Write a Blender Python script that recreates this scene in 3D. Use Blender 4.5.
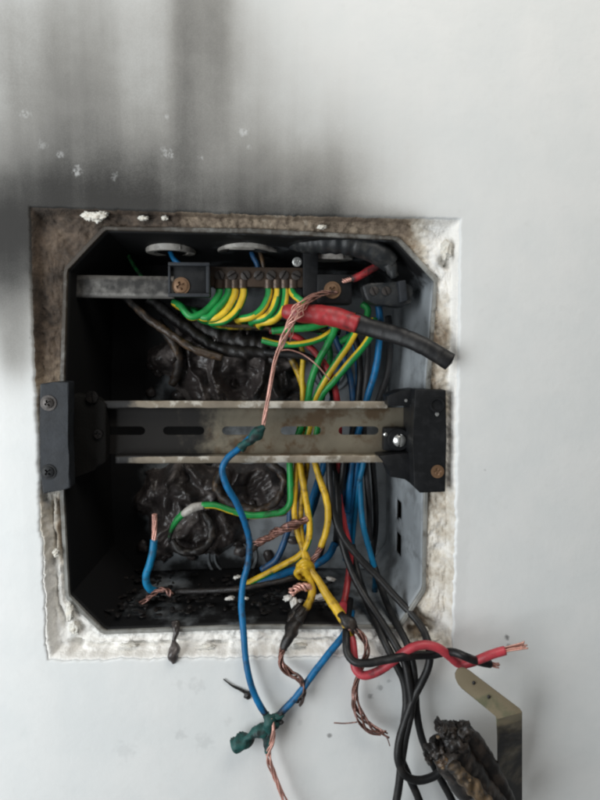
import bpy, bmesh, math, random
import numpy as np
from mathutils import Vector, Matrix, noise as mnoise

random.seed(7)
for o in list(bpy.data.objects):
    bpy.data.objects.remove(o)
C = bpy.context.scene.collection
SC = bpy.context.scene

# ------------------------------------------------------------------ camera
CAM = np.array([0.01011, -0.36563, 0.0571])
YAW, PITCH, ROLL = 0.05132, 0.08712, 0.00651
FPX = 625.0                                   # focal length in pixels of a 600 x 800 picture
def cam_axes():
    F = np.array([math.sin(YAW)*math.cos(PITCH), math.cos(YAW)*math.cos(PITCH), -math.sin(PITCH)])
    R0 = np.cross(F, [0, 0, 1]); R0 /= np.linalg.norm(R0)
    U0 = np.cross(R0, F)
    return R0*math.cos(ROLL)+U0*math.sin(ROLL), -R0*math.sin(ROLL)+U0*math.cos(ROLL), F
CR, CU, CF = cam_axes()
cam = bpy.data.objects.new('camera', bpy.data.cameras.new('camera'))
C.objects.link(cam); SC.camera = cam
cam.matrix_world = Matrix(((CR[0], CU[0], -CF[0], CAM[0]), (CR[1], CU[1], -CF[1], CAM[1]),
                           (CR[2], CU[2], -CF[2], CAM[2]), (0, 0, 0, 1)))
cam.data.sensor_fit = 'VERTICAL'
cam.data.angle = 2*math.atan(400/FPX)
cam.data.clip_start = 0.01; cam.data.clip_end = 50
cam.data.dof.use_dof = True
cam.data.dof.focus_distance = 0.375
cam.data.dof.aperture_fstop = 6.0

# ------------------------------------------------------------------ light
world = bpy.data.worlds.new('World'); SC.world = world; world.use_nodes = True
bgn = world.node_tree.nodes['Background']
bgn.inputs['Color'].default_value = (0.93, 0.97, 1.0, 1); bgn.inputs['Strength'].default_value = 0.105
def area(name, loc, target, sx, sy, power, col):
    l = bpy.data.lights.new(name, 'AREA'); l.shape = 'RECTANGLE'; l.size = sx; l.size_y = sy
    l.energy = power; l.color = col
    o = bpy.data.objects.new(name, l); C.objects.link(o); o.location = loc
    o.rotation_euler = (Vector(target)-Vector(loc)).to_track_quat('-Z', 'Y').to_euler()
area('window_light', (-0.66, -0.56, -0.06), (-0.02, 0, -0.03), 0.6, 0.8, 9.3, (0.93, 0.975, 1.0))
area('ceiling_light', (0.25, -0.46, 0.76), (0.14, 0, 0.3), 0.5, 0.4, 4.2, (1.0, 0.955, 0.88))
SC.view_settings.view_transform = 'Standard'; SC.view_settings.look = 'None'
SC.view_settings.exposure = 0.0; SC.view_settings.gamma = 1.0
SC.view_settings.use_curve_mapping = False
SC.cycles.filter_width = 2.2

# ------------------------------------------------------------------ geometry helpers
def P(px, py, mm):
    """the point mm millimetres behind the wall face that stands at this place in the photograph"""
    d = CF + CR*((px-300)/FPX) + CU*((400-py)/FPX)
    t = (mm*0.001-CAM[1])/d[1]
    return CAM + d*t
def mmpx(mm): return (0.3656+mm*0.001)/FPX
def sstep(a, b, x):
    t = max(0.0, min(1.0, (x-a)/(b-a))); return t*t*(3-2*t)
def nz(x, y, z, s=1.0): return mnoise.noise(Vector((x*s, y*s, z*s)))

WORLDLOC = {}
def empty(name, loc, label=None, cat=None, group=None, kind=None):
    o = bpy.data.objects.new(name, None); C.objects.link(o)
    o.location = loc; o.empty_display_size = 0.01
    WORLDLOC[o] = Vector(loc)
    tag(o, label, cat, group, kind); return o
def tag(o, label=None, cat=None, group=None, kind=None):
    if label: o['label'] = label
    if cat: o['category'] = cat
    if group: o['group'] = group
    if kind: o['kind'] = kind
    return o
class MB:
    """collects world-space vertices and faces; build() links them as one mesh object"""
    def __init__(s): s.v = []; s.f = []; s.m = []; s.a = []
    def add(s, verts, faces, mi=0, attr=None):
        n = len(s.v)
        s.v += [tuple(v) for v in verts]
        s.f += [tuple(i+n for i in f) for f in faces]
        s.m += mi if isinstance(mi, list) else [mi]*len(faces)
        s.a += list(attr) if attr is not None else [0.0]*len(verts)
        return s
    def build(s, name, mats, parent=None, smooth=True, sharp=None, origin=None, solid=0, weld=0):
        V = np.array(s.v, float)
        if origin is None: origin = (V.min(0)+V.max(0))/2
        origin = Vector(origin)
        me = bpy.data.meshes.new(name)
        me.from_pydata((V-np.array(origin)).tolist(), [], s.f)
        if not isinstance(mats, (list, tuple)): mats = [mats]
        for m in mats: me.materials.append(m)
        me.polygons.foreach_set('material_index', s.m)
        me.polygons.foreach_set('use_smooth', [smooth]*len(s.f))
        at = me.attributes.new('char', 'FLOAT', 'POINT'); at.data.foreach_set('value', s.a)
        bm = bmesh.new(); bm.from_mesh(me)
        if weld: bmesh.ops.remove_doubles(bm, verts=bm.verts, dist=weld)
        bmesh.ops.recalc_face_normals(bm, faces=bm.faces)
        bm.to_mesh(me); bm.free()
        if sharp: me.set_sharp_from_angle(angle=math.radians(sharp))
        me.update()
        o = bpy.data.objects.new(name, me); C.objects.link(o)
        WORLDLOC[o] = origin
        if parent is not None:
            o.parent = parent; o.location = origin-WORLDLOC[parent]
        else:
            o.location = origin
        if solid:
            md = o.modifiers.new('thickness', 'SOLIDIFY'); md.thickness = solid; md.offset = 0
        return o

def catmull(pts, step=0.0012):
    p = [np.array(q, float) for q in pts]
    p = [2*p[0]-p[1]] + p + [2*p[-1]-p[-2]]
    out = []; par = []
    for i in range(1, len(p)-2):
        p0, p1, p2, p3 = p[i-1:i+3]
        t0 = 0.0; t1 = t0+max(np.linalg.norm(p1-p0), 1e-6)**.5
        t2 = t1+max(np.linalg.norm(p2-p1), 1e-6)**.5; t3 = t2+max(np.linalg.norm(p3-p2), 1e-6)**.5
        n = max(2, int(np.linalg.norm(p2-p1)/step))
        for k in range(n):
            t = t1+(t2-t1)*k/n
            A1 = (t1-t)/(t1-t0)*p0+(t-t0)/(t1-t0)*p1; A2 = (t2-t)/(t2-t1)*p1+(t-t1)/(t2-t1)*p2
            A3 = (t3-t)/(t3-t2)*p2+(t-t2)/(t3-t2)*p3
            B1 = (t2-t)/(t2-t0)*A1+(t-t0)/(t2-t0)*A2; B2 = (t3-t)/(t3-t1)*A2+(t-t1)/(t3-t1)*A3
            out.append((t2-t)/(t2-t1)*B1+(t-t1)/(t2-t1)*B2); par.append((i-1+k/n)/(len(p)-3))
    out.append(p[-2]); par.append(1.0)
    return np.array(out), np.array(par)
def frames(path):
    T = np.gradient(path, axis=0); T /= np.maximum(np.linalg.norm(T, axis=1), 1e-9)[:, None]
    ref = np.array([0, -1.0, 0]) if abs(T[0][1]) < .9 else np.array([1.0, 0, 0])
    N = np.zeros_like(path); n = ref-T[0]*np.dot(ref, T[0]); n /= np.linalg.norm(n); N[0] = n
    for i in range(1, len(path)):
        n = n-T[i]*np.dot(n, T[i]); n /= max(np.linalg.norm(n), 1e-9); N[i] = n
    return T, N, np.cross(T, N)
def prof(spec, u):
    """piecewise-linear value along a path; spec = number or [(u, value), ...]"""
    if spec is None: return np.zeros_like(u)
    if isinstance(spec, (int, float)): return np.full_like(u, float(spec))
    return np.interp(u, [a for a, _ in spec], [b for _, b in spec])
def tube(mb, path, rad, sides=12, stripe=None, char=None, rough=0.0, flat=1.0, seed=0.0, mi=0):
    """path n x 3, rad n; stripe = (first angle, width as part of the turn, turns along the wire)"""
    T, N, B = frames(path); n = len(path)
    ch = np.zeros(n) if char is None else char
    v = []; a = []
    for i in range(n):
        for k in range(sides):
            th = 2*math.pi*k/sides
            r = rad[i]
            if rough: r *= 1+rough*mnoise.noise(Vector((path[i][0]*260+seed+math.cos(th)*.8, path[i][2]*260+math.sin(th)*.8, path[i][1]*260)))
            v.append(path[i]+N[i]*(math.cos(th)*r*flat)+B[i]*(math.sin(th)*r)); a.append(ch[i])
    f = []; m = []
    for i in range(n-1):
        for k in range(sides):
            k2 = (k+1) % sides
            f.append((i*sides+k, i*sides+k2, (i+1)*sides+k2, (i+1)*sides+k))
            if stripe:
                ph = (k/sides-stripe[0]-stripe[2]*i/n) % 1.0
                m.append(1 if ph < stripe[1] else mi)
            else: m.append(mi)
    for end, i in ((0, 0), (1, n-1)):
        c = len(v); v.append(path[i]+(T[i] if end else -T[i])*rad[i]*.25); a.append(ch[i])
        for k in range(sides):
            f.append((i*sides+k, i*sides+(k+1) % sides, c)); m.append(mi)
    mb.add(v, f, m, a)
def pxpath(pts, step=0.0012, wob=0.00025, seed=0.0):
    path, u = catmull([P(*q) for q in pts], step)
    for i, q in enumerate(path):
        q += np.array([nz(q[0], seed, q[2], 45), nz(q[0], seed+9, q[2], 45), nz(q[0], seed+5, q[2], 45)])*wob
    return path, u
def strands(mb, path, u, n, R, r, turns, char=None, fray=None, seed=0, sides=6, mi=0, wild=1.0):
    """n thin copper wires laid round a path"""
    T, N, B = frames(path); rn = random.Random(seed)
    ch = prof(char, u); fr = prof(fray, u); L = len(path)
    for s in range(n):
        ph = 2*math.pi*s/n; amp = rn.uniform(.75, 1.15); off = rn.uniform(-.4, .4)
        dv = np.array([rn.uniform(-1, 1), rn.uniform(-.5, .5), rn.uniform(-1, 1)])
        q = []
        for i in range(L):
            th = ph+2*math.pi*turns*u[i]+wild*off*math.sin(u[i]*9+s)+1.8*wild*nz(u[i]*3.5, s*3.1, seed+.5)
            rr = R[i]*amp*(1+.7*wild*nz(u[i]*7, s*2.3, seed+.3))
            q.append(path[i]+(N[i]*math.cos(th)+B[i]*math.sin(th))*rr+dv*fr[i])
        tube(mb, np.array(q), np.full(L, r*rn.uniform(.8, 1.15)), sides, char=np.clip(ch+rn.uniform(-.15, .15), 0, 1), mi=mi)
def box(mb, lo, hi, bev=0.0008, seg=2, char=0.0, mi=0, rot=None):
    bm = bmesh.new(); bmesh.ops.create_cube(bm, size=1)
    lo = np.array(lo); hi = np.array(hi); c = (lo+hi)/2; s = np.abs(hi-lo)
    for v in bm.verts: v.co = Vector((v.co.x*s[0], v.co.y*s[1], v.co.z*s[2]))
    if bev: bmesh.ops.bevel(bm, geom=list(bm.edges), offset=min(bev, min(s)*.4), segments=seg, affect='EDGES', profile=.6)
    if rot is not None: bmesh.ops.transform(bm, matrix=rot, verts=bm.verts)
    bm.verts.index_update()
    mb.add([tuple(np.array(v.co)+c) for v in bm.verts], [[v.index for v in f.verts] for f in bm.faces], mi, [char]*len(bm.verts))
    bm.free()
def pbox(mb, x0, y0, x1, y1, d0, d1, bev=0.0008, char=0.0, mi=0):
    a = P(x0, y0, d0); b = P(x1, y1, d0)
    box(mb, (min(a[0], b[0]), d0*.001, min(a[2], b[2])), (max(a[0], b[0]), d1*.001, max(a[2], b[2])), bev, 2, char, mi)
def prism(mb, pts, d0, d1, bev=0.0008, char=0.0, mi=0, sub=0, wob=0.0):
    """outline traced at depth d0, extruded straight back to d1"""
    bm = bmesh.new()
    w = [P(x, y, d0) for x, y in pts]
    a = [bm.verts.new((q[0], d0*.001, q[2])) for q in w]
    b = [bm.verts.new((q[0], d1*.001, q[2])) for q in w]
    n = len(w)
    bm.faces.new(a); bm.faces.new(b[::-1])
    for i in range(n): bm.faces.new((a[i], b[i], b[(i+1) % n], a[(i+1) % n]))
    if bev: bmesh.ops.bevel(bm, geom=list(bm.edges), offset=bev, segments=2, affect='EDGES', profile=.6)
    if sub:
        bmesh.ops.triangulate(bm, faces=bm.faces)
        bmesh.ops.subdivide_edges(bm, edges=bm.edges, cuts=sub, use_grid_fill=True)
        for v in bm.verts:
            v.co += mnoise.noise_vector(v.co*180)*wob
    bm.verts.index_update()
    mb.add([tuple(v.co) for v in bm.verts], [[v.index for v in f.verts] for f in bm.faces], mi, [char]*len(bm.verts))
    bm.free()
def basis(axis):
    a = Vector(axis).normalized(); t = a.cross(Vector((0, 0, 1)))
    if t.length < 1e-4: t = Vector((1, 0, 0))
    t.normalize(); return np.array(t), np.array(t.cross(a)), np.array(a)
def head(mb, c, axis, R, h, cross=True, rot=0.3, dome=.35, rin=0.6, nr=9, na=40, char=0.0, mi=0, depth=None):
    """a screw head: a turned disc with a cut cross or slot"""
    t, b, a = basis(axis); v = []; f = []
    depth = depth or h*.8
    for j in range(nr+1):
        rr = R*j/nr
        for k in range(na):
            th = 2*math.pi*k/na; x, y = rr*math.cos(th+rot), rr*math.sin(th+rot)
            z = h*(1-dome*(rr/R)**2.2)
            cut = (abs(x) < R*.15 or (cross and abs(y) < R*.15)) and rr < R*(rin if cross else 1.2)
            if cut: z -= depth
            xx, yy = rr*math.cos(th), rr*math.sin(th)
            v.append(c+t*xx+b*yy+a*z)
    for k in range(na):
        th = 2*math.pi*k/na; v.append(c+t*R*math.cos(th)+b*R*math.sin(th)-a*R*.3)
    for j in range(nr+1):
        for k in range(na):
            k2 = (k+1) % na; f.append((j*na+k, j*na+k2, (j+1)*na+k2, (j+1)*na+k))
    mb.add(v, f, mi, [char]*len(v))
def lathe(mb, c, axis, prof_rz, na=40, char=0.0, mi=0, close=False, squash=1.0):
    t, b, a = basis(axis); v = []; f = []; n = len(prof_rz)
    for r, z in prof_rz:
        for k in range(na):
            th = 2*math.pi*k/na; v.append(c+t*r*math.cos(th)+b*r*math.sin(th)*squash+a*z)
    m = n if close else n-1
    for j in range(m):
        for k in range(na):
            k2 = (k+1) % na; j2 = (j+1) % n; f.append((j*na+k, j*na+k2, j2*na+k2, j2*na+k))
    mb.add(v, f, mi, [char]*len(v))
def blob(mb, c, s, amp=.35, freq=2.2, seed=0, sub=4, char=1.0, mi=0, fine=.12, rot=0.0):
    bm = bmesh.new(); bmesh.ops.create_icosphere(bm, subdivisions=sub, radius=1)
    cs, sn = math.cos(rot), math.sin(rot); v = []
    for q in bm.verts:
        p = q.co.normalized()
        k = 1+amp*mnoise.noise(p*freq+Vector((seed*7.3, seed, 0)))+fine*mnoise.noise(p*freq*3.7+Vector((seed, 3, 0)))+fine*.6*mnoise.noise(p*freq*9+Vector((seed, 3, 5)))
        x, y, z = p.x*k*s[0], p.y*k*s[1], p.z*k*s[2]
        v.append((c[0]+x*cs-z*sn, c[1]+y, c[2]+x*sn+z*cs))
    bm.verts.index_update()
    mb.add(v, [[w.index for w in f.verts] for f in bm.faces], mi, [char]*len(v)); bm.free()

# ------------------------------------------------------------------ materials
class NT:
    def __init__(s, name):
        s.m = bpy.data.materials.new(name); s.m.use_nodes = True; s.t = s.m.node_tree
        s.p = s.t.nodes['Principled BSDF']
    def n(s, typ, **kw):
        nd = s.t.nodes.new(typ)
        for k, v in kw.items():
            if hasattr(nd, k): setattr(nd, k, v)
        return nd
    def l(s, a, b): s.t.links.new(a, b)
    def coord(s): 
        if not hasattr(s, '_c'): s._c = s.n('ShaderNodeTexCoord').outputs['Object']
        return s._c
    def noise(s, scale, detail=4, rough=.55, vec=None, stretch=None):
        nd = s.n('ShaderNodeTexNoise'); nd.inputs['Scale'].default_value = scale
        nd.inputs['Detail'].default_value = detail; nd.inputs['Roughness'].default_value = rough
        src = vec or s.coord()
        if stretch:
            mp = s.n('ShaderNodeMapping'); mp.inputs['Scale'].default_value = stretch; s.l(src, mp.inputs['Vector']); src = mp.outputs[0]
        s.l(src, nd.inputs['Vector']); return nd.outputs['Fac']
    def rng(s, x, a, b, c=0.0, d=1.0):
        nd = s.n('ShaderNodeMapRange'); nd.interpolation_type = 'SMOOTHSTEP'
        for i, q in zip((1, 2, 3, 4), (a, b, c, d)): nd.inputs[i].default_value = q
        s.l(x, nd.inputs[0]); return nd.outputs[0]
    def math(s, op, a, b=None, c=None, clamp=False):
        nd = s.n('ShaderNodeMath', operation=op); nd.use_clamp = clamp
        for i, q in enumerate((a, b, c)):
            if q is None: continue
            if isinstance(q, (int, float)): nd.inputs[i].default_value = q
            else: s.l(q, nd.inputs[i])
        return nd.outputs[0]
    def mix(s, fac, a, b):
        nd = s.n('ShaderNodeMix', data_type='RGBA')
        for i, q in ((0, fac), (6, a), (7, b)):
            if isinstance(q, (int, float)): nd.inputs[i].default_value = q
            elif isinstance(q, (tuple, list)): nd.inputs[i].default_value = (*q, 1) if len(q) == 3 else q
            else: s.l(q, nd.inputs[i])
        return nd.outputs[2]
    def attr(s, name='char'):
        nd = s.n('ShaderNodeAttribute'); nd.attribute_name = name; return nd.outputs['Fac']
    def bump(s, h, strength, dist):
        nd = s.n('ShaderNodeBump'); nd.inputs['Strength'].default_value = strength; nd.inputs['Distance'].default_value = dist
        s.l(h, nd.inputs['Height']); s.l(nd.outputs[0], s.p.inputs['Normal'])
    def set(s, **kw):
        for k, v in kw.items():
            k = k.replace('_', ' ').title() if k != 'ior' else 'IOR'
            i = s.p.inputs[k]
            if isinstance(v, (int, float)): i.default_value = v
            elif isinstance(v, tuple): i.default_value = (*v, 1)
            else: s.l(v, i)
def coated(name, col, rough=.42, grime=.5, gcol=(.03, .027, .025), ccol=(.012, .011, .011), metallic=0.0, gscale=170, bump=.25, crough=.6, var=.18, mixcol=None, spec=.5):
    """painted, plastic or metal surface with handling grime; the 'char' attribute burns it"""
    t = NT(name)
    n1 = t.noise(gscale, 5, .6); n2 = t.noise(gscale*5, 4, .6); n3 = t.noise(gscale*.35, 3)
    base = t.mix(t.rng(n3, .35, .65), tuple(c*(1-var) for c in col), tuple(min(1, c*(1+var)) for c in col))
    if mixcol: base = t.mix(t.rng(t.noise(gscale*.6, 5, .65), .5, .62), base, mixcol)
    g = t.math('MULTIPLY', t.rng(n1, .46, .72), grime)
    base = t.mix(g, base, gcol)
    ch = t.attr()
    cm = t.rng(t.math('ADD', ch, t.math('MULTIPLY', t.math('ADD', n1, -.5), .9)), .25, .75)
    cm = t.math('MULTIPLY', cm, t.rng(ch, .0, .06))
    base = t.mix(cm, base, ccol)
    t.set(base_color=base, metallic=metallic if not metallic else t.math('MULTIPLY', t.math('SUBTRACT', 1.0, t.math('MAXIMUM', cm, g)), metallic))
    r = t.math('ADD', t.math('MULTIPLY', n2, .16), rough-.08)
    rr = t.n('ShaderNodeMix'); t.l(cm, rr.inputs[0]); t.l(r, rr.inputs[2]); rr.inputs[3].default_value = crough
    t.l(rr.outputs[0], t.p.inputs['Roughness'])
    t.bump(t.math('ADD', t.math('MULTIPLY', n1, .6), t.math('MULTIPLY', n2, .4)), bump, .0006)
    t.p.inputs['Specular IOR Level'].default_value = spec
    return t.m
M = {}
M['blue'] = coated('blue_pvc', (.004, .125, .30), .48, .5, spec=.35)
M['teal'] = coated('teal_blue_pvc', (.006, .17, .34), .48, .4, spec=.35)
M['blue_dark'] = coated('sooty_blue_pvc', (.012, .07, .17), .45, .7)
M['green'] = coated('green_pvc', (.014, .25, .055), .42, .35, spec=.4)
M['yellow'] = coated('yellow_pvc', (.66, .46, .03), .42, .3, gcol=(.12, .065, .015), spec=.4)
M['ochre'] = coated('scorched_yellow_pvc', (.56, .35, .018), .45, .7, gcol=(.10, .045, .012), spec=.4)
M['red'] = coated('red_pvc', (.36, .025, .03), .45, .5)
M['pink_red'] = coated('bright_red_pvc', (.43, .045, .06), .45, .35)
M['black'] = coated('black_pvc', (.009, .009, .010), .45, .5, gcol=(.035, .032, .029), spec=.35)
M['black_cable'] = coated('black_cable_pvc', (.010, .010, .0105), .45, .5, gcol=(.036, .033, .03), spec=.35)
M['dark_grey'] = coated('dark_grey_pvc', (.035, .035, .038), .5, .6, spec=.35)
M['charred'] = coated('charred_insulation', (.011, .0095, .009), .42, .6, gcol=(.036, .026, .02), ccol=(.008, .007, .007), bump=.9, mixcol=(.035, .027, .022), spec=.4)
M['scorch_brown'] = coated('scorched_brown_insulation', (.06, .04, .027), .4, .6, gcol=(.016, .013, .011), bump=.8, mixcol=(.16, .095, .045))
M['melt'] = coated('melted_plastic', (.046, .038, .036), .30, .6, gcol=(.011, .0095, .009), bump=1.0, mixcol=(.15, .13, .122), gscale=110)
M['copper'] = coated('copper_strand', (.72, .40, .33), .42, .4, gcol=(.20, .09, .07), ccol=(.05, .028, .022), metallic=.6, gscale=300, crough=.5)
M['copper_brown'] = coated('oxidised_copper', (.24, .12, .095), .45, .6, gcol=(.05, .028, .025), ccol=(.03, .02, .018), metallic=.75, gscale=300, crough=.5, mixcol=(.55, .32, .28))
M['patina'] = coated('green_patina_crust', (.010, .075, .068), .6, .8, gcol=(.008, .016, .015), bump=1.0, mixcol=(.008, .02, .022))
M['steel_sooty'] = coated('sooty_steel', (.24, .23, .215), .34, .6, gcol=(.03, .027, .024), ccol=(.012, .011, .010), metallic=.7, bump=.3, gscale=110)
M['zinc'] = coated('zinc_passivated_steel', (.20, .175, .13), .42, .45, gcol=(.07, .042, .024), ccol=(.009, .0075, .0065), metallic=.45, bump=.25, gscale=70, mixcol=(.13, .09, .055), crough=.7, spec=.3)
M['zinc_lip'] = coated('pale_zinc_edge', (.22, .185, .14), .5, .45, mixcol=(.50, .47, .41), gcol=(.13, .10, .07), metallic=.15, bump=.3, gscale=130)
M['rust'] = coated('rusty_screw', (.19, .11, .06), .5, .6, gcol=(.06, .03, .02), metallic=.4, bump=.4)
M['dark_screw'] = coated('blackened_screw', (.07, .062, .058), .4, .5, metallic=.6, bump=.3)
M['silver'] = coated('bright_steel', (.62, .62, .6), .3, .25, metallic=.8, bump=.1)
M['brass'] = coated('tarnished_brass', (.27, .225, .15), .42, .5, gcol=(.07, .075, .05), metallic=.25, bump=.25, gscale=60, mixcol=(.20, .20, .125))
M['brass_bar'] = coated('sooty_brass_bar', (.075, .052, .038), .4, .6, metallic=.6, bump=.3)
M['brass_bright'] = coated('burnt_brass_thread', (.15, .10, .055), .42, .8, gcol=(.022, .018, .014), metallic=.5, bump=.8, gscale=260)
M['bracket'] = coated('black_bracket_plastic', (.007, .0075, .0085), .5, .5, gcol=(.022, .022, .024), ccol=(.004, .004, .004), bump=.2, spec=.3)
M['bracket_grey'] = coated('dusty_black_plastic', (.019, .022, .027), .55, .5, gcol=(.009, .009, .010), bump=.3, spec=.35)
M['grey_plastic'] = coated('grey_box_plastic', (.25, .27, .285), .5, .6, gcol=(.075, .075, .075), ccol=(.0035, .0035, .004), bump=.2, gscale=60, crough=.7, spec=.3)
M['rim_plastic'] = coated('grey_rim_plastic', (.24, .24, .225), .55, .6, gcol=(.09, .075, .055), ccol=(.045, .035, .026), bump=.4, gscale=150)
M['ring'] = coated('pale_grommet_plastic', (.36, .34, .31), .5, .7, gcol=(.09, .08, .07), bump=.3)
M['white_melt'] = coated('pale_melted_plastic', (.62, .6, .56), .5, .5, gcol=(.12, .1, .08), bump=.6)
M['conduit'] = coated('grey_black_conduit', (.018, .020, .022), .45, .6, gcol=(.06, .058, .053), bump=.4, spec=.35)
M['soot_black'] = coated('soot_caked_plastic', (.010, .009, .009), .6, .6, gcol=(.035, .028, .024), ccol=(.006, .0055, .005), bump=.8, crough=.75, spec=.2)
M['flake'] = coated('loose_plaster', (.70, .68, .62), .85, .6, gcol=(.4, .34, .26), bump=.8)

# plaster of the cut edge: white, tan or scorched brown by the burn attribute
t = NT('broken_plaster')
n1 = t.noise(160, 6, .65); n2 = t.noise(620, 4, .6); n3 = t.noise(55, 4, .6)
b = t.math('ADD', t.attr(), t.math('MULTIPLY', t.math('ADD', t.math('MULTIPLY', n1, .7), t.math('ADD', n3, -.85)), .6))
cr = t.n('ShaderNodeValToRGB'); t.l(b, cr.inputs[0]); e = cr.color_ramp.elements
e[0].position = .16; e[0].color = (.86, .84, .80, 1); e[1].position = 1.0; e[1].color = (.020, .016, .013, 1)
for pos, c in ((.34, (.60, .55, .47)), (.5, (.30, .235, .17)), (.72, (.115, .083, .06)), (.86, (.05, .037, .028))):
    q = e.new(pos); q.color = (*c, 1)
t.set(base_color=cr.outputs[0], roughness=.85)
t.bump(t.math('ADD', n1, t.math('MULTIPLY', n2, .5)), .8, .0014)
M['plaster'] = t.m

# painted wall: soot attribute, smoke streaks, pale knocks, dark flecks
t = NT('painted_wall')
def spots(lst, sharp=.35):
    acc = None
    nn = t.n('ShaderNodeTexNoise'); nn.inputs['Scale'].default_value = 260; nn.inputs['Detail'].default_value = 4
    t.l(t.coord(), nn.inputs['Vector'])
    for (px, py, r, k) in lst:
        c = P(px, py, 0)
        d = t.n('ShaderNodeVectorMath', operation='DISTANCE'); t.l(t.coord(), d.inputs[0]); d.inputs[1].default_value = c
        q = t.math('ADD', t.math('DIVIDE', d.outputs['Value'], r*mmpx(0)), t.math('MULTIPLY', t.math('ADD', nn.outputs['Fac'], -.5), 3.4))
        q = t.rng(q, .25, 1.25, k, 0.0)
        acc = q if acc is None else t.math('MAXIMUM', acc, q)
    return acc
streak = t.noise(34, 4, .55, stretch=(1.0, 1.0, .07)); streak2 = t.noise(150, 3, .5, stretch=(1.0, 1.0, .10))
cloud = t.noise(26, 5, .6); fine = t.noise(900, 3, .6); mid = t.noise(120, 4, .6)
s = t.attr()
mod = t.math('ADD', t.math('MULTIPLY', t.math('ADD', streak, -.5), .65), t.math('MULTIPLY', t.math('ADD', cloud, -.5), .55))
mod = t.math('ADD', mod, t.math('MULTIPLY', t.math('ADD', streak2, -.5), .04))
sm = t.math('MULTIPLY', s, t.math('ADD', mod, 1.0), clamp=True)
base = t.mix(t.rng(cloud, .3, .7), (.70, .715, .71), (.745, .75, .74))
base = t.mix(t.math('MULTIPLY', t.rng(mid, .55, .75), .10), base, (.52, .52, .50))
grain = t.noise(1500, 2, .7)
sm = t.math('MULTIPLY', sm, t.math('ADD', t.math('MULTIPLY', grain, .30), .86), clamp=True)
col = t.mix(t.rng(sm, .0, .55), base, (.385, .375, .352))
col = t.mix(t.rng(sm, .15, 1.0), col, (.025, .0235, .0215))
pale = spots([(243, 131, 5, .6), (167, 152, 6, .4), (25, 112, 5, .4), (42, 146, 5, .25), (78, 171, 5, .5), (60, 156, 4, .35), (201, 158, 3, .4), (166, 116, 3, .4), (340, 126, 5, .3), (113, 176, 4, .3), (248, 147, 3, .35)])
col = t.mix(t.math('MULTIPLY', pale, t.rng(t.noise(480, 3, .6), .42, .56)), col, (.60, .605, .60))
dark = spots([(380, 688, 4, .4), (371, 696, 3, .6), (389, 681, 2.5, .3), (330, 735, 2.6, .6), (507, 637, 3.2, .7), (508, 645, 2, .5), (197, 685, 9, .10), (180, 684, 6, .10), (181, 735, 6, .13), (205, 742, 10, .10), (124, 751, 11, .08), (300, 722, 3, .12), (228, 722, 5, .08), (485, 470, 1.2, .2), (30, 338, 1.5, .5), (245, 742, 5, .10)])
col = t.mix(dark, col, (.05, .048, .046))
t.set(base_color=col, roughness=t.math('ADD', t.math('MULTIPLY', sm, .25), .5))
t.bump(t.math('ADD', t.math('MULTIPLY', mid, .35), t.math('ADD', t.math('MULTIPLY', cloud, 1.8), t.math('MULTIPLY', fine, .14))), .17, .0016)
M['wall'] = t.m

# ------------------------------------------------------------------ wall with the cut opening
OUT = [(30, 207), (150, 211), (300, 216), (460, 219.5), (458, 330), (456, 440), (455, 550), (452, 656), (330, 657), (190, 658), (47, 661), (43, 560), (38, 450), (33, 330)]
INN = [(104, 227), (250, 229), (398, 237), (437, 279), (430, 380), (427, 500), (425, 590), (400, 628), (250, 628), (103, 633), (67, 597), (61, 500), (61, 380), (65, 268)]
RIMD = 9.0
CX, CZ = P(248, 432, 0)[0], P(248, 432, 0)[2]
def xz(pts, d): return [np.array(P(x, y, d))[[0, 2]] for x, y in pts]
def ray_poly(poly, ang, c):
    """where a ray from c leaves a closed outline"""
    dx, dz = math.cos(ang), math.sin(ang); best = None
    for i in range(len(poly)):
        a = poly[i]-c; b_ = poly[(i+1) % len(poly)]-c; e_ = b_-a
        den = dx*e_[1]-dz*e_[0]
        if abs(den) < 1e-12: continue
        s_ = (a[0]*e_[1]-a[1]*e_[0])/den; u_ = (a[0]*dz-a[1]*dx)/den
        if s_ > 0 and -1e-6 <= u_ <= 1+1e-6: best = s_ if best is None else min(best, s_)
    return best
CEN = np.array([CX, CZ]); outer = xz(OUT, 0); inner = xz(INN, RIMD)
NA = 720
corner = [math.atan2(*(q-CEN)[::-1]) for q in (outer[0], outer[3], outer[7], outer[10])]
angs = [2*math.pi*k/NA-math.pi for k in range(NA)]
for c_ in corner:
    i = min(range(NA), key=lambda k: abs(angs[k]-c_)); angs[i] = c_
r_out = [ray_poly(outer, a, CEN) for a in angs]
r_inn = [ray_poly(inner, a, CEN) for a in angs]
for k, a in enumerate(angs):                      # chipped, uneven cut
    x, z = CEN[0]+r_out[k]*math.cos(a), CEN[1]+r_out[k]*math.sin(a)
    w = .0015 if z < CEN[1]-.05 else .0009
    r_out[k] += w*nz(x, 0, z, 120)+w*.8*nz(x, 3, z, 420)
GAUSS = [(45, 215, 110, 60, .80), (100, 205, 120, 36, .62), (120, 195, 130, 60, .60), (100, 130, 130, 110, .20), (184, 70, 16, 135, .44), (212, 60, 14, 120, .26), (205, 10, 34, 60, .18), (240, 90, 75, 130, .22), (76, 90, 34, 120, .40), (140, 50, 100, 190, .22),
         (18, 60, 30, 130, .34), (290, 206, 95, 17, .70), (270, 185, 85, 48, .52), (390, 212, 26, 13, .60), (8, 250, 40, 80, .50), (20, 330, 26, 40, .32), (340, 150, 85, 95, .20), (15, 430, 22, 60, .06)]
X0, Z0 = P(0, 400, 0)[0], P(300, 0, 0)[2]
SX, SZ = (P(600, 400, 0)[0]-X0)/600, (Z0-P(300, 800, 0)[2])/800
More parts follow.
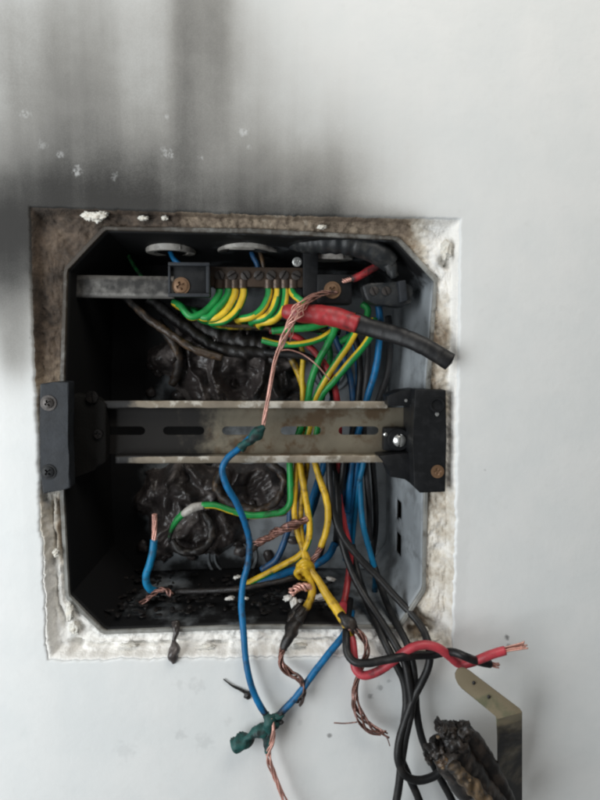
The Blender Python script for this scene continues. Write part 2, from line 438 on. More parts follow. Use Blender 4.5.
def soot(x, z):
    u, v = (x-X0)/SX, (Z0-z)/SZ; k = 1.0
    for cx, cy, sx, sy, a in GAUSS: k *= 1-a*math.exp(-((u-cx)/sx)**2-((v-cy)/sy)**2)
    return 1-k
big = [np.array(q) for q in ((-1.6, -1.4), (1.6, -1.4), (1.6, 1.5), (-1.6, 1.5))]
NR = 92
v = []; a_ = []; f = []
for k, a in enumerate(angs):
    rb = ray_poly(big, a, CEN); s_ = 0.0
    for j in range(NR+1):
        if j <= 80: s_ = .0007*j+.0000312*j*j
        else:
            q = (j-80)/(NR-80); s80 = .0007*80+.0000312*6400; s_ = s80+(rb-r_out[k]-s80)*q**2
        rr = r_out[k]+s_; x, z = CEN[0]+rr*math.cos(a), CEN[1]+rr*math.sin(a)
        y = .0009*nz(x, 0, z, 7)*min(1, s_/.01)
        if j == 0: y = .0012
        elif j == 1: y = .0003
        v.append((x, y, z)); a_.append(soot(x, z))
for k in range(NA):
    k2 = (k+1) % NA
    for j in range(NR): f.append((k*(NR+1)+j, k*(NR+1)+j+1, k2*(NR+1)+j+1, k2*(NR+1)+j))
wall = tag(MB().add(v, f, 0, a_).build('wall', M['wall'], origin=(0, 0, 0)), 'pale painted wall with soot fanning out above the cut opening', 'wall', kind='structure')

def burn(x, z):
    u, w = (x-X0)/SX, (Z0-z)/SZ
    k = .02
    k = max(k, .80*(1-sstep(120, 330, u))*(1-sstep(300, 470, w)))
    k = max(k, .58*(1-sstep(395, 440, u))*(1-sstep(240, 275, w)))
    k = max(k, .44*sstep(415, 430, u)*(1-sstep(440, 452, u))*sstep(235, 300, w)*(1-sstep(440, 620, w)))
    k = max(k, .30*sstep(400, 420, u)*sstep(440, 480, w))
    k = max(k, .35*(1-sstep(40, 70, u))*(1-sstep(500, 640, w)))
    k = max(k, .62*math.exp(-((u-425)/20)**2-((w-622)/20)**2))
    k = max(k, .75*math.exp(-((u-54)/10)**2-((w-505)/40)**2))
    return k
NT_ = 34; v = []; a_ = []; f = []
for k, a in enumerate(angs):
    for j in range(NT_+1):
        q = j/NT_; rr = r_out[k]+(r_inn[k]-.0005-r_out[k])*q
        x, z = CEN[0]+rr*math.cos(a), CEN[1]+rr*math.sin(a)
        u, w = (x-X0)/SX, (Z0-z)/SZ
        d = .0012+.0058*sstep(0, .22, q)+.0020*sstep(.3, 1, q)
        d += .0016*nz(x, 1, z, 130)*sstep(0, .25, q)+.0012*nz(x, 2, z, 380)*sstep(0, .2, q)+.0007*nz(x, 6, z, 800)*sstep(0, .2, q)
        if w > 628 or (u < 62 and w > 480):         # two plaster ridges with a crack between
            g = .47+.10*nz(x, 5, z, 60)
            d += .0042*math.exp(-((q-g)/.075)**2)*sstep(-.35, .25, nz(x, 8, z, 70))
            d -= .0030*math.exp(-((q-.14)/.11)**2)+.0018*math.exp(-((q-.75)/.15)**2)
        for hx, hy, hr, hd in ((441, 238, 6, 12), (425, 624, 15, 9), (419, 606, 6, 6), (64, 632, 6, 8), (48, 300, 10, 2), (430, 350, 8, 2), (441, 535, 6, 2.5)):
            d += hd*.001*math.exp(-(((u-hx)/hr)**2+((w-hy)/hr)**2)**2)*(.8+.7*nz(x, 4, z, 200))
        v.append((x, d, z)); a_.append(burn(x, z))
for k in range(NA):
    k2 = (k+1) % NA
    for j in range(NT_): f.append((k*(NT_+1)+j, k*(NT_+1)+j+1, k2*(NT_+1)+j+1, k2*(NT_+1)+j))
MB().add(v, f, 0, a_).build('plaster_reveal', M['plaster'], wall)
for (px, py, sx, sy, d, sd) in ((88, 216, 5.5, 4, 1.5, 1), (97, 217, 7.5, 4.5, 1.2, 2), (104, 214, 4, 3, 2, 3), (143, 218, 5, 2.2, 3, 4), (165, 218, 3, 2, 3.5, 5), (322, 227, 4, 2.2, 4, 6),
                                (430, 640, 8, 3.5, 3, 7), (414, 642, 5, 3, 3.5, 8), (70, 612, 4, 9, 4, 9), (75, 628, 5, 6, 5, 10), (300, 645, 7, 2.2, 3, 11), (130, 645, 9, 2, 3.5, 12), (446, 250, 5, 9, 2.5, 13), (208, 646, 8, 2, 3.5, 14), (424, 629, 4, 2.5, 9, 15), (56, 553, 3, 4, 2.5, 16)):
    mb = MB(); k = mmpx(d); blob(mb, P(px, py, d+1), (sx*k, .0015, sy*k), .55, 2.0, sd, 4, .05, fine=.30)
    mb.build('plaster_lump', M['flake'], wall)

v = []; f = []
for yy in (.006, .10):
    for q in ((30, 200), (470, 200), (470, 668), (30, 668)):
        w_ = P(q[0], q[1], 0); v.append((w_[0]+(-.004 if q[0] < 200 else .004), yy, w_[2]+(.004 if q[1] < 400 else -.004)))
f = [(4, 5, 6, 7)]+[(i, (i+1) % 4, (i+1) % 4+4, i+4) for i in range(4)]
MB().add(v, f, 0, [.6]*8).build('light_block_pocket', M['plaster'], wall, smooth=False)  # unseen shell around the box, added to keep world light from leaking in

# ------------------------------------------------------------------ flush-mounted box
enc = empty('wall_box', P(248, 628, 40), 'octagonal grey plastic wall box, its inside blackened by fire', 'electrical box')
BACK = 78.0
ca = angs[::2]; NC = len(ca)
ri = [ray_poly(inner, a, CEN) for a in ca]
def boxsoot(x, y, z):
    s_ = 1-sstep(-.095, -.035, x+.02*nz(x, y, z, 40)-.45*max(0, z-.01))
    s_ = max(s_, .8*sstep(-.085, -.125, z)*(1-sstep(.03, .09, x)))
    s_ = max(s_, .75*sstep(.075, .105, z))
    u, w = (x-X0)/SX, (Z0-z)/SZ
    for cx, cy, sx_, sy_ in ((175, 480, 50, 45), (255, 488, 38, 26), (190, 545, 40, 35), (215, 600, 110, 26), (300, 612, 70, 18), (230, 375, 80, 45), (160, 420, 60, 60)):
        s_ = max(s_, (.95+.35*nz(x, y, z, 70))*math.exp(-((u-cx)/sx_)**2-((w-cy)/sy_)**2))
    s_ = max(s_, .12+.22*nz(x, y, z, 25))
    return s_
ND = 26; v = []; a_ = []; f = []
CXB, CZB = CEN[0]+.001, CEN[1]+.002
for k, a in enumerate(ca):
    for j in range(ND+1):
        q = j/ND; y = (RIMD+(BACK-RIMD)*q)*.001
        rr = (ri[k]-.0025)*(1-.085*q)
        x, z = CEN[0]+rr*math.cos(a), CEN[1]+rr*math.sin(a)
        v.append((x, y, z)); a_.append(boxsoot(x, y, z))
slotrange = []
for (px, py) in ((397, 512), (396, 547)):
    slotrange.append((P(px, py-10, 45)[2], P(px, py+10, 45)[2]))
for k in range(NC):
    k2 = (k+1) % NC
    for j in range(ND):
        q = v[k*(ND+1)+j]; q2 = v[k2*(ND+1)+j]
        if q[0] > .06 and 14 <= j <= 17 and any(lo < (q[2]+q2[2])/2 < hi for hi, lo in slotrange) and abs(ca[k]) < 1: continue
        f.append((k*(ND+1)+j, k*(ND+1)+j+1, k2*(ND+1)+j+1, k2*(ND+1)+j))
MB().add(v, f, 0, a_).build('side_wall', M['grey_plastic'], enc, sharp=20, solid=.0014)
v = []; a_ = []; f = []; NB = 30
for k, a in enumerate(ca):
    for j in range(NB+1):
        rr = (ri[k]-.0025)*(1-.085)*(1-j/NB)+1e-5; x, z = CEN[0]+rr*math.cos(a), CEN[1]+rr*math.sin(a)
        y = BACK*.001
        v.append((x, y, z)); a_.append(boxsoot(x, y*0+.05, z)*.97)
for k in range(NC):
    k2 = (k+1) % NC
    for j in range(NB): f.append((k*(NB+1)+j, k*(NB+1)+j+1, k2*(NB+1)+j+1, k2*(NB+1)+j))
MB().add(v, f, 0, a_).build('back_panel', M['grey_plastic'], enc)
mb = MB(); v = []; a_ = []; f = []                      # the rim that meets the plaster
for k, a in enumerate(ca):
    x0, z0 = CEN[0]+ri[k]*math.cos(a), CEN[1]+ri[k]*math.sin(a)
    for (dr, y) in ((-.0027, 13), (-.0026, 7.4), (-.0022, 6.9), (-.0004, 6.9), (.0002, 7.4), (.0002, 13)):
        rr = ri[k]+dr+.0002*nz(x0, dr*900, z0, 90)
        x, z = CEN[0]+rr*math.cos(a), CEN[1]+rr*math.sin(a)
        v.append((x, y*.001+.0003*nz(x, 0, z, 60), z)); a_.append(1.0 if y > 12 and (x < .03 or z > .05) else (.9*burn(x, z) if z > CEN[1]-.02 else .15))
for k in range(NC):
    k2 = (k+1) % NC
    for j in range(5): f.append((k*6+j, k*6+j+1, k2*6+j+1, k2*6+j))
mb.add(v, f, 0, a_).build('rim', M['rim_plastic'], enc, sharp=35)
mb = MB(); pbox(mb, 404, 490, 420, 570, 44, 62, 0)      # brickwork seen through the slots
for q in range(len(mb.v)): mb.v[q] = (mb.v[q][0]+.016, mb.v[q][1], mb.v[q][2])
mb.a = [.6]*len(mb.v); mb.build('slot_backing', M['plaster'], enc)
def ring_on(px, py, d, rpx, up, ch, name='knockout_ring'):
    c = P(px, py, d); R = rpx*mmpx(d); mb = MB()
    lathe(mb, c, (0, 0, -1 if up else 1), [(R*.62, -.004), (R*.64, .0022), (R*.70, .0032), (R*.96, .0034), (R, .0026), (R, -.004)], 48, ch)
    o = mb.build(name, M['ring'], enc, sharp=40)
    mb = MB(); lathe(mb, c, (0, 0, -1 if up else 1), [(R*.62, -.0015), (0.00001, -.0015)], 48, 1.0)
    mb.build('hole', M['charred'], o)
ring_on(171, 248, 44, 24, True, .12); ring_on(248, 247, 44, 30, True, .05); ring_on(331, 254, 44, 22, True, .15)
ring_on(225, 606, 46, 24, False, .35); ring_on(312, 596, 50, 26, False, .2)
for (px, py, w_, h_, d) in ((168, 247, 26, 5, 30), (242, 247, 26, 5, 29), (331, 256, 26, 6, 31)):
    mb = MB(); pbox(mb, px-w_/2, py-h_/2, px+w_/2, py+h_/2, d, d+3, .0006, .0); mb.build('locking_tab', M['ring'], enc)
for (px, py, R) in ((232, 556, 26), (330, 372, 20), (205, 365, 24)):        # embossed discs on the back
    c = P(px, py, BACK-.2); k = mmpx(BACK); mb = MB()
    for q in (1.0, .72):
        lathe(mb, c, (0, -1, 0), [(R*k*q, -.001), (R*k*q*.985, .0013), (R*k*q*.90, .0013), (R*k*q*.88, -.001)], 48, boxsoot(c[0], .05, c[2])*.8)
    mb.build('knockout_disc', M['grey_plastic'], enc, sharp=40)

# ------------------------------------------------------------------ mounting rail
rail = empty('mounting_rail', P(245, 462, 26), 'slotted top-hat steel rail crossing the middle of the box, sooted at its left end', 'rail')
LIP, WEB = 21.0, 28.5
zt, zb = P(245, 401.5, LIP)[2], P(245, 462.5, LIP)[2]; lip = .0044
x_l, x_r = P(92, 430, LIP)[0], P(412, 430, LIP)[0]
zi_t, zi_b = zt-lip, zb+lip
def railchar(x): return .98*(1-sstep(P(125, 430, LIP)[0], P(318, 430, LIP)[0], x))
mb = MB()                                             # web with its slots
xa, xb = P(124.5, 430, WEB)[0], P(358.5, 430, WEB)[0]; pitch = (xb-xa)/4; xs = [xa+pitch*i for i in range(5)]
hl, hh = 20.5*mmpx(WEB), 4.3*mmpx(WEB); zc = P(300, 430.5, WEB)[2]
for cx in xs:
    a0, a1 = cx-pitch/2, cx+pitch/2
    if cx == xs[-1]: a1 = x_r
    if cx == xs[0]: a0 = x_l
    rect = [np.array(q) for q in ((a0, zi_b), (a1, zi_b), (a1, zi_t), (a0, zi_t))]
    c = np.array([cx, zc]); N_ = 72
    an = [2*math.pi*k/N_ for k in range(N_)]
    for q in rect:
        th = math.atan2(q[1]-c[1], q[0]-c[0]) % (2*math.pi); i = min(range(N_), key=lambda k: abs(an[k]-th)); an[i] = th
    v = []; f = []; a_ = []
    for th in an:
        r1 = ray_poly(rect, th, c)
        dx, dz = math.cos(th), math.sin(th)
        st = hh/abs(dz) if abs(dz) > 1e-6 else 9
        if abs(dx*st) > hl-hh:                        # rounded slot end
            m_ = hl-hh; bq = abs(dx)*m_; st = bq+math.sqrt(max(0, bq*bq-m_*m_+hh*hh))
        for q in (0, .33, .66, 1):
            rr = st+(r1-st)*q; v.append((c[0]+dx*rr, WEB*.001, c[1]+dz*rr)); a_.append(railchar(c[0]+dx*rr)*.95)
    for k in range(N_):
        k2 = (k+1) % N_
        for j in range(3): f.append((k*4+j, k*4+j+1, k2*4+j+1, k2*4+j))
    mb.add(v, f, 0, a_)
mb.build('web', M['zinc'], rail, smooth=False, solid=.001, weld=.00004)
for top in (1, 0):
    z1, z0 = (zi_t, zt) if top else (zi_b, zb); sgn = 1 if top else -1
    pr = [(WEB, z1), (LIP+1.0, z1), (LIP+.2, z1+sgn*.0004), (LIP, z1+sgn*.0010), (LIP, z0-sgn*.0004), (LIP+.3, z0), (LIP+1.2, z0)]
    v = []; f = []; a_ = []; m = []; NX = 80
    x_l2 = x_l+(.006 if top else .014)
    for i in range(NX+1):
        x = x_l2+(x_r-x_l2)*i/NX
        if x > P(387, 400, LIP)[0]: x = P(387, 400, LIP)[0]+(x-P(387, 400, LIP)[0])*.02
        for j, (y, z) in enumerate(pr):
            v.append((x, y*.001+.0002*nz(x, j, z, 90), z+.00025*nz(x, 0, z, 130))); a_.append(.9*(1-sstep(P(118, 430, LIP)[0], P(150, 430, LIP)[0], x)) if j > 2 else railchar(x))
    for i in range(NX):
        for j in range(6):
            f.append((i*7+j, i*7+j+1, (i+1)*7+j+1, (i+1)*7+j)); m.append(0 if j < 2 else 1)
    mb = MB().add(v, f, m, a_); mb.build('flange', [M['zinc'], M['zinc_lip']], rail, sharp=50, solid=.0006)

# ------------------------------------------------------------------ brackets that carry the rail
def screw(parent, px, py, d, rpx, mat, cross=True, rot=.3, washer=None, name='screw', h=.35, axis=(0, -1, 0), dome=.35, rin=.62):
    c = P(px, py, d); R = rpx*mmpx(d); mb = MB()
    head(mb, c, axis, R, R*h, cross, rot, dome=dome, rin=rin); o = mb.build(name, mat, parent, sharp=40)
    if washer:
        mb = MB(); lathe(mb, c, axis, [(R*.9, -.0002), (R*.95, R*.12), (R*washer, R*.10), (R*washer*1.03, -.001)], 40)
        mb.build('washer', mat if washer < 1.6 else M['bracket_grey'], o, sharp=40)
    return o
lb = empty('rail_bracket', P(55, 490, 5), 'black plastic bracket with two screws at the left edge of the box', 'bracket', 'rail brackets')
mb = MB(); prism(mb, [(40, 384), (54, 382), (69, 382), (68, 410), (67.5, 440), (69, 462), (70, 488), (60, 491), (43, 494), (40.5, 470), (39.5, 430)], -2.0, 9, .0009, 0, 0, 3, .00028)
mb.build('plate', M['bracket_grey'], lb, sharp=45)
mb = MB(); prism(mb, [(67, 392), (96, 398), (106, 405), (106, 462), (94, 470), (66, 484)], 19, 30, .0016, 1.0, 0, 3, .0009); mb.build('arm', M['soot_black'], lb, sharp=60)
screw(lb, 48.5, 403, -2.2, 5.2, M['dark_screw'], True, .5, 1.5, h=.5)
screw(lb, 48.5, 472, -2.2, 5.6, M['bracket'], True, .75, 1.35, h=.4)
screw(lb, 92, 397, 18, 6, M['soot_black'], False, .1, name='boss', h=.3, rin=0.01)
screw(lb, 98, 434, 18.5, 4.5, M['soot_black'], True, .1, h=.4)
rb = empty('rail_bracket', P(430, 492, 6), 'black stepped plastic bracket at the right edge, carrying the rail end', 'bracket', 'rail brackets')
mb = MB(); prism(mb, [(415, 389.5), (446, 390), (446.5, 440), (445.5, 492), (420, 493), (414, 486), (413, 440)], -1.0, 12, .0007, 0, 0, 2, .00008)
mb.build('plate', M['bracket'], rb, sharp=45)
mb = MB(); prism(mb, [(387, 396), (400, 391), (416, 389), (416, 406), (388, 406)], 10, 27, .0008); mb.build('arm', M['bracket'], rb, sharp=45)
mb = MB(); prism(mb, [(378, 456), (391, 455), (416, 452), (416, 489), (405, 478), (390, 477), (389, 468)], 12, 27, .0008); mb.build('arm', M['bracket'], rb, sharp=45)
mb = MB(); prism(mb, [(410, 404), (416, 404), (416, 456), (410, 456)], 8, 27, .0006); mb.build('rib', M['bracket'], rb, sharp=45)
mb = MB(); lathe(mb, P(398, 439, 22), (0, -1, 0), [(.00001, .004), (.0066, .004), (.0074, .0032), (.0074, -.006)], 40); pbox(mb, 384, 428, 412, 451, 20, 28, .0014)
mb.build('boss', M['bracket'], rb, sharp=45)
screw(rb, 399.5, 440.5, 17.6, 6.4, M['silver'], False, 0, name='rivet', h=.55, dome=.75, rin=.01)
screw(rb, 385.5, 434.5, 20, 2.0, M['silver'], False, 0, name='rivet', h=.6, dome=.7, rin=.01)
screw(rb, 437.5, 471.5, -1.2, 6.8, M['rust'], True, .2, h=.12, dome=.25, rin=.5)
c = P(437, 405, -1.3); mb = MB(); lathe(mb, c, (0, -1, 0), [(.0046, -.0002), (.0044, .0007), (.0034, .0007), (.0031, -.003), (.00001, -.003)], 36)
mb.build('screw_hole', M['bracket'], rb, sharp=40)
screw(rb, 437, 414, -1.2, 2.0, M['silver'], False, 0, name='clip', h=.3, rin=.01)
screw(rb, 406, 400.5, 9.6, 1.5, M['silver'], False, 0, name='clip', h=.3, rin=.01)

# ------------------------------------------------------------------ earth bar, its holders, the steel strap
strap = empty('steel_strap', P(120, 297, 22), 'flat sooty steel strap reaching left from the earth bar holder', 'strap')
mb = MB()
a = [(66.5, 275, 30), (67, 275, 24), (69, 275, 20.5), (73, 275, 19.5), (90, 275.2, 19.5), (130, 276, 19.8), (174, 276.5, 20)]
v = []; f = []; a_ = []; path, u = catmull([P(*q) for q in a], .0015)
path2, _ = catmull([P(x, y+21.5, d) for x, y, d in a], .0015); n = min(len(path), len(path2))
path2 = path.copy(); path2[:, 2] -= 21.5*mmpx(20)
for i in range(len(path)):
    for q in (0, .25, .5, .75, 1):
        w_ = path[i]*(1-q)+path2[i]*q; v.append(w_+np.array([0, .0002*nz(w_[0], 0, w_[2], 80), 0])); a_.append(.12+.3*max(0, nz(w_[0], 2, w_[2], 55))+.46*sstep(.004, .008, w_[0]-path[0][0])-.25*(q in (0, 1)))
for i in range(len(path)-1):
    for j in range(4): f.append((i*5+j, i*5+j+1, (i+1)*5+j+1, (i+1)*5+j))
mb.add(v, f, 0, a_).build('band', M['steel_sooty'], strap, solid=.0012)

eb = empty('earth_bar', P(255, 288, 30), 'brass earth terminal bar with a row of screws under the round grommets', 'terminal bar')
mb = MB(); pbox(mb, 208, 266.5, 304, 287.5, 29, 37, .0006); mb.build('bar', M['brass_bar'], eb, sharp=40)
for q, px in enumerate((219.5, 232, 245.5, 258.5, 271, 284, 296)):
    screw(eb, px, 275.5, 28.8, 4.6, M['dark_screw'], False, .4+q*1.7, h=.5, dome=.2)
for q, px in enumerate((219, 228, 235, 243, 269, 277, 285, 293)):
    mb = MB(); c = P(px, 286.5, 31); lathe(mb, c, (0, 0, -1), [(.0034, -.004), (.0034, .0012), (.0026, .0013), (.0024, -.003)], 20); mb.build('wire_socket', M['brass_bar'], eb, sharp=40)
def holder(px0, py0, px1, py1, d0, label, sx, sy, tilt, mat):
    h = empty('bar_holder', P((px0+px1)/2, py1, d0+6), label, 'holder', 'earth bar holders')
    mb = MB(); pbox(mb, px0, py0+1, px1, py1-1, d0+3, d0+16, .0008); mb.build('block', M['bracket'], h, sharp=40)
    for (a, b, c, d) in ((px0, py0, px1, py0+4), (px0, py1-4, px1, py1), (px1-3.5, py0+4, px1, py1-4), (px0, py0+4, px0+2.5, py1-4)):
        mb = MB(); pbox(mb, a, b, c, d, d0, d0+8, .0004); mb.build('raised_edge', M['bracket_grey'], h, sharp=40)
    screw(h, sx, sy, d0+2.6, 6.6, M['rust'], True, tilt, 1.28, h=.4)
    return h
h1 = holder(168, 262, 209.5, 297, 17, 'open black holder with a brassy screw at the left end of the earth bar', 181, 286, .4, M['bracket'])
h2 = empty('bar_holder', P(330, 305, 32), 'black holder with a rusty ring screw at the right end of the earth bar', 'holder', 'earth bar holders')
mb = MB(); pbox(mb, 303, 250, 318, 306, 27, 42, .001); pbox(mb, 317, 274, 352, 304, 25, 42, .0012); mb.build('block', M['bracket'], h2, sharp=40)
screw(h2, 332.5, 290, 24.5, 5.6, M['rust'], True, .9, 1.5, h=.35)
screw(h2, 297, 262, 28, 4.5, M['silver'], True, .2, name='clip', h=.4)

tb = empty('burnt_terminal', P(388, 305, 26), 'dull grey burnt terminal block right of the rusty ring screw', 'terminal')
mb = MB(); prism(mb, [(362, 286), (372, 283), (398, 282), (409, 283), (413, 288), (412, 302), (404, 307), (376, 305), (366, 300)], 18, 32, .0016, 0, 0, 3, .0006); mb.build('block', M['conduit'], tb, sharp=50)
for px in (374, 386): screw(tb, px, 291, 17.8, 4.4, M['dark_screw'], False, .5, name='screw', h=.3)
mb = MB(); prism(mb, [(398, 281), (406, 280), (408, 300), (400, 303)], 15.5, 20, .001, 0, 0, 2, .0004); mb.build('clamp', M['bracket_grey'], tb, sharp=50)

cd = empty('conduit', P(345, 255, 30), 'ribbed grey-black conduit entering the box at its upper right', 'conduit')
path, u = pxpath([(292, 238, 34), (304, 241, 26), (322, 242, 20), (345, 243, 17), (366, 248, 16), (382, 256, 16), (391, 264, 17)], .0005)
rad = np.array([11.5*mmpx(18)*(1+.05*math.sin(q*75)*(1 if .12 < q < .58 else 0))*(1-.12*sstep(.75, 1, q)) for q in u])
mb = MB(); tube(mb, path, rad, 24, rough=.06); mb.build('sheath', M['conduit'], cd)
mb = MB(); path, u = pxpath([(385, 259, 14), (391, 267, 13), (395, 277, 14)]); tube(mb, path, prof([(0, .0046), (.6, .0034), (1, .0026)], u), 12, rough=.5, flat=.6); mb.build('torn_end', M['conduit'], cd)

# ------------------------------------------------------------------ wires
WSEED = [0]
def wire(name, label, cat, pts, wpx, mat, stripe=None, char=None, group=None, tip=None, tail=None, rough=.08, parent=None, flat=1.0, taper=None, step=.0012, wob=.00025):
    """one insulated wire; tip / tail = bare copper continuing past its last / first point"""
    WSEED[0] += 1; sd = WSEED[0]*1.37
    path, u = pxpath(pts, step, wob, sd)
    dm = sum(q[2] for q in pts)/len(pts); R = .425*wpx*mmpx(dm)
    rad = R*prof(taper if taper else 1.0, u)
    mats = [M[m] for m in mat] if isinstance(mat, (tuple, list)) else [M[mat]]
    sootw = np.array([.08+.45*max(0, nz(q[0], q[1], q[2], 48)) for q in path])
    mb = MB(); tube(mb, path, rad, 14, stripe, prof(char, u)+sootw, rough, flat, sd)
    if parent is None and not tip and not tail:
        o = mb.build(name, mats); tag(o, label, cat, group); return o
    root = parent or empty(name, path[0], label, cat, group)
    mb.build('insulation', mats, root)
    for spec in (tip, tail):
        if not spec: continue
        q, n, k = spec['p'], spec.get('n', 6), spec.get('mat', 'copper')
        pa, uu = pxpath(q, .001, wob, sd+4); m2 = MB(); r0 = spec.get('r', .6)*R
        strands(m2, pa, uu, n, prof(spec.get('R', r0), uu) if not isinstance(spec.get('R'), list) else prof([(a, b*R) for a, b in spec['R']], uu), spec.get('w', .22)*R, spec.get('turns', 1.0), spec.get('char'), spec.get('fray'), int(sd*10), wild=.15)
        m2.build('copper_core', M[k], root)
    return root
GY = ('green', 'yellow'); YG = ('yellow', 'green'); g_e = 'green and yellow earth wires'
# loops hanging from the earth bar, running back to the right behind it
loops = [((219, 291), 206, 311, 192, 317, 181, 306, GY, .30, 'first green and yellow loop, nearest the brassy screw, under the earth bar'),
         ((228, 291), 217, 309, 207, 318, 194, 313, GY, .12, 'second, mostly green loop from the left under the earth bar'),
         ((235, 291), 228, 309, 217, 318, 203, 318, YG, .10, 'third, yellow loop from the left under the earth bar'),
         ((243.5, 291), 237, 310, 226, 320, 214, 322, YG, .04, 'fourth, brightest yellow loop from the left under the earth bar'),
         ((269, 291), 263, 308, 253, 316, 240, 319, GY, .15, 'green loop just right of the bare gap under the earth bar'),
         ((277.5, 291), 273, 309, 265, 318, 253, 321, YG, .12, 'yellow loop between two green ones under the earth bar'),
         ((285.5, 291), 282, 311, 274, 320, 260, 323, GY, .15, 'green loop nearest the red cable end under the earth bar')]
for q, (s_, x1, y1, x2, y2, x3, y3, mt, sw, lb_) in enumerate(loops):
    d0 = 31
    pts = [(s_[0], s_[1]-4, d0), (s_[0], s_[1]+3, d0-1), (x1, y1, d0-4), (x2, y2, d0-5), (x3, y3, d0-1), (x3-6+q, y3-3+q, d0+6), (x3+4, y3+3, d0+14), (x3+40, y3+8-q, d0+20), (x3+80, 326+q, d0+22)]
    wire('earth_wire', lb_, 'wire', pts, 8.6, mt, (.30+.05*q, .36, .35), [(0, 0), (.6, .05), (.8, .5), (1, .6)], g_e)
wire('earth_wire', 'short yellow and green wire slanting from the earth bar to the copper strands', 'wire', [(291, 288, 31), (293, 294, 28), (300, 300, 24), (308, 308, 26)], 8, YG, (.5, .5, .2), None, g_e)
# horizontals behind the red cable, turning down behind the rail
wire('earth_wire', 'green and yellow wire bending down from the right below the red cable', 'wire', [(272, 331, 36), (290, 329, 34), (312, 327, 32), (330, 323, 31), (334, 328, 31), (328, 344, 31), (318, 362, 33), (311, 382, 36), (308, 400, 38), (300, 430, 40), (291, 455, 36)], 8.5, GY, (.18, .32, .1), None, g_e)
wire('earth_wire', 'lower green and yellow wire running level beneath the red cable', 'wire', [(262, 340, 40), (280, 344, 38), (300, 344, 36), (320, 339, 35), (334, 330, 36), (346, 322, 38)], 7.5, GY, (.40, .5, .1), None, g_e)
wire('earth_wire', 'yellow wire with green edge dropping behind the rail under the tape joint', 'wire', [(352, 314, 32), (356, 328, 31), (349, 344, 30), (338, 360, 31), (325, 380, 34), (315, 400, 38), (309, 430, 40), (303, 450, 38), (300, 462, 35)], 8, YG, (.02, .34, .05), None, g_e)
wire('earth_wire', 'green wire with yellow edge slanting down left from the black tape', 'wire', [(374, 318, 30), (373, 331, 29), (364, 346, 29), (351, 361, 30), (335, 380, 34), (320, 399, 38), (317, 430, 40), (314, 455, 38)], 8.5, GY, (.05, .26, .05), None, g_e)
wire('earth_wire', 'dark green wire peeping from behind the grey terminal block', 'wire', [(362, 304, 34), (368, 309, 33), (366, 318, 36), (352, 335, 40), (340, 342, 42)], 8, 'green', None, .15, g_e)
wire('earth_wire', 'thin sooty green wire in the dark beside the left grommet', 'wire', [(126, 250, 52), (134, 266, 50), (142, 278, 46), (150, 300, 50)], 4.5, 'green', None, .45, g_e)
# blue above the rail
g_b = 'blue wires behind the rail'
wire('blue_wire', 'bright blue wire standing upright at the right above the rail', 'wire', [(378, 304, 36), (380, 320, 36), (379, 345, 36), (375, 372, 37), (367, 399, 39), (359, 430, 42), (352, 462, 42), (349, 490, 42), (347, 512, 46)], 8, 'blue', None, .03, g_b)
wire('blue_wire', 'dark blue wire half hidden by the yellow wire above the rail', 'wire', [(330, 326, 52), (337, 342, 50), (345, 362, 48), (351, 382, 48), (353, 420, 48), (350, 462, 46), (343, 500, 50), (338, 540, 56)], 8, 'blue_dark', None, .1, g_b)
wire('blue_wire', 'blue wire lying left of its bright neighbour below the rail', 'wire', [(352, 330, 52), (358, 360, 50), (358, 400, 48), (358, 440, 46), (357, 465, 44), (352, 495, 45), (349, 520, 50), (346, 560, 56)], 8, 'blue', None, .1, g_b)
wire('blue_wire', 'slack blue wire dropping along the right side below the rail', 'wire', [(362, 400, 50), (361, 450, 46), (360, 478, 44), (361, 505, 42), (364, 530, 40), (370, 552, 40), (375, 572, 42), (374, 600, 50), (372, 622, 58)], 7, 'teal', None, [(0, .1), (.6, .05), (1, .5)], g_b)
wire('blue_wire', 'short blue wire behind the yellow ones just under the rail', 'wire', [(330, 445, 48), (324, 465, 46), (317, 485, 48), (311, 505, 52), (308, 520, 56)], 8.5, 'blue', None, .1, g_b)
wire('blue_wire', 'sooty blue wire bending left below the scorched copper twist', 'wire', [(291, 505, 56), (289, 525, 55), (283, 545, 54), (276, 560, 54), (262, 570, 58)], 8, 'blue_dark', None, .2, g_b)
wire('blue_wire', 'blue wire crossing level beneath the scorched yellow knot', 'wire', [(335, 543, 50), (328, 556, 46), (312, 566, 46), (294, 570, 46), (276, 577, 46), (258, 582, 50)], 9, 'blue', None, .2, g_b)
wire('blue_wire', 'tiny blue wire in the left grommet behind the holder', 'wire', [(170, 250, 48), (174, 259, 44), (181, 266, 42), (186, 275, 42)], 6, 'blue', None, .1, g_b)
wire('blue_wire', 'tiny blue wire in the middle grommet behind the earth bar', 'wire', [(250, 246, 48), (253, 256, 44), (257, 264, 42), (259, 272, 42)], 6, 'blue_dark', None, .05, g_b)
wire('brown_wire', 'tiny brown wire in the middle grommet behind the earth bar', 'wire', [(258, 246, 48), (261, 256, 44), (263, 264, 42), (264, 272, 42)], 5, 'scorch_brown', None, .05)
# red
wire('red_wire', 'thin red wire arching down to the rail beneath the red cable', 'wire', [(270, 330, 42), (290, 334, 40), (304, 342, 40), (318, 356, 40), (330, 374, 40), (337, 398, 41), (339, 430, 43), (338, 470, 41), (339, 496, 40), (344, 525, 38), (350, 552, 36), (349, 572, 33), (346, 592, 26), (343, 610, 16), (343, 622, 6)], 8, 'red', None, [(0, .2), (.4, .05), (.7, .1), (1, 0)], 'red wires')
wire('red_wire', 'short red stub between the conduit and the grey terminal block', 'wire', [(352, 279, 22), (360, 276, 21), (370, 270, 21), (381, 264, 22)], 9, 'red', None, [(0, .7), (.25, .25), (1, .5)], 'red wires', tail=dict(p=[(352, 279, 22), (348, 280, 23), (343, 281, 25)], n=4, r=.5))
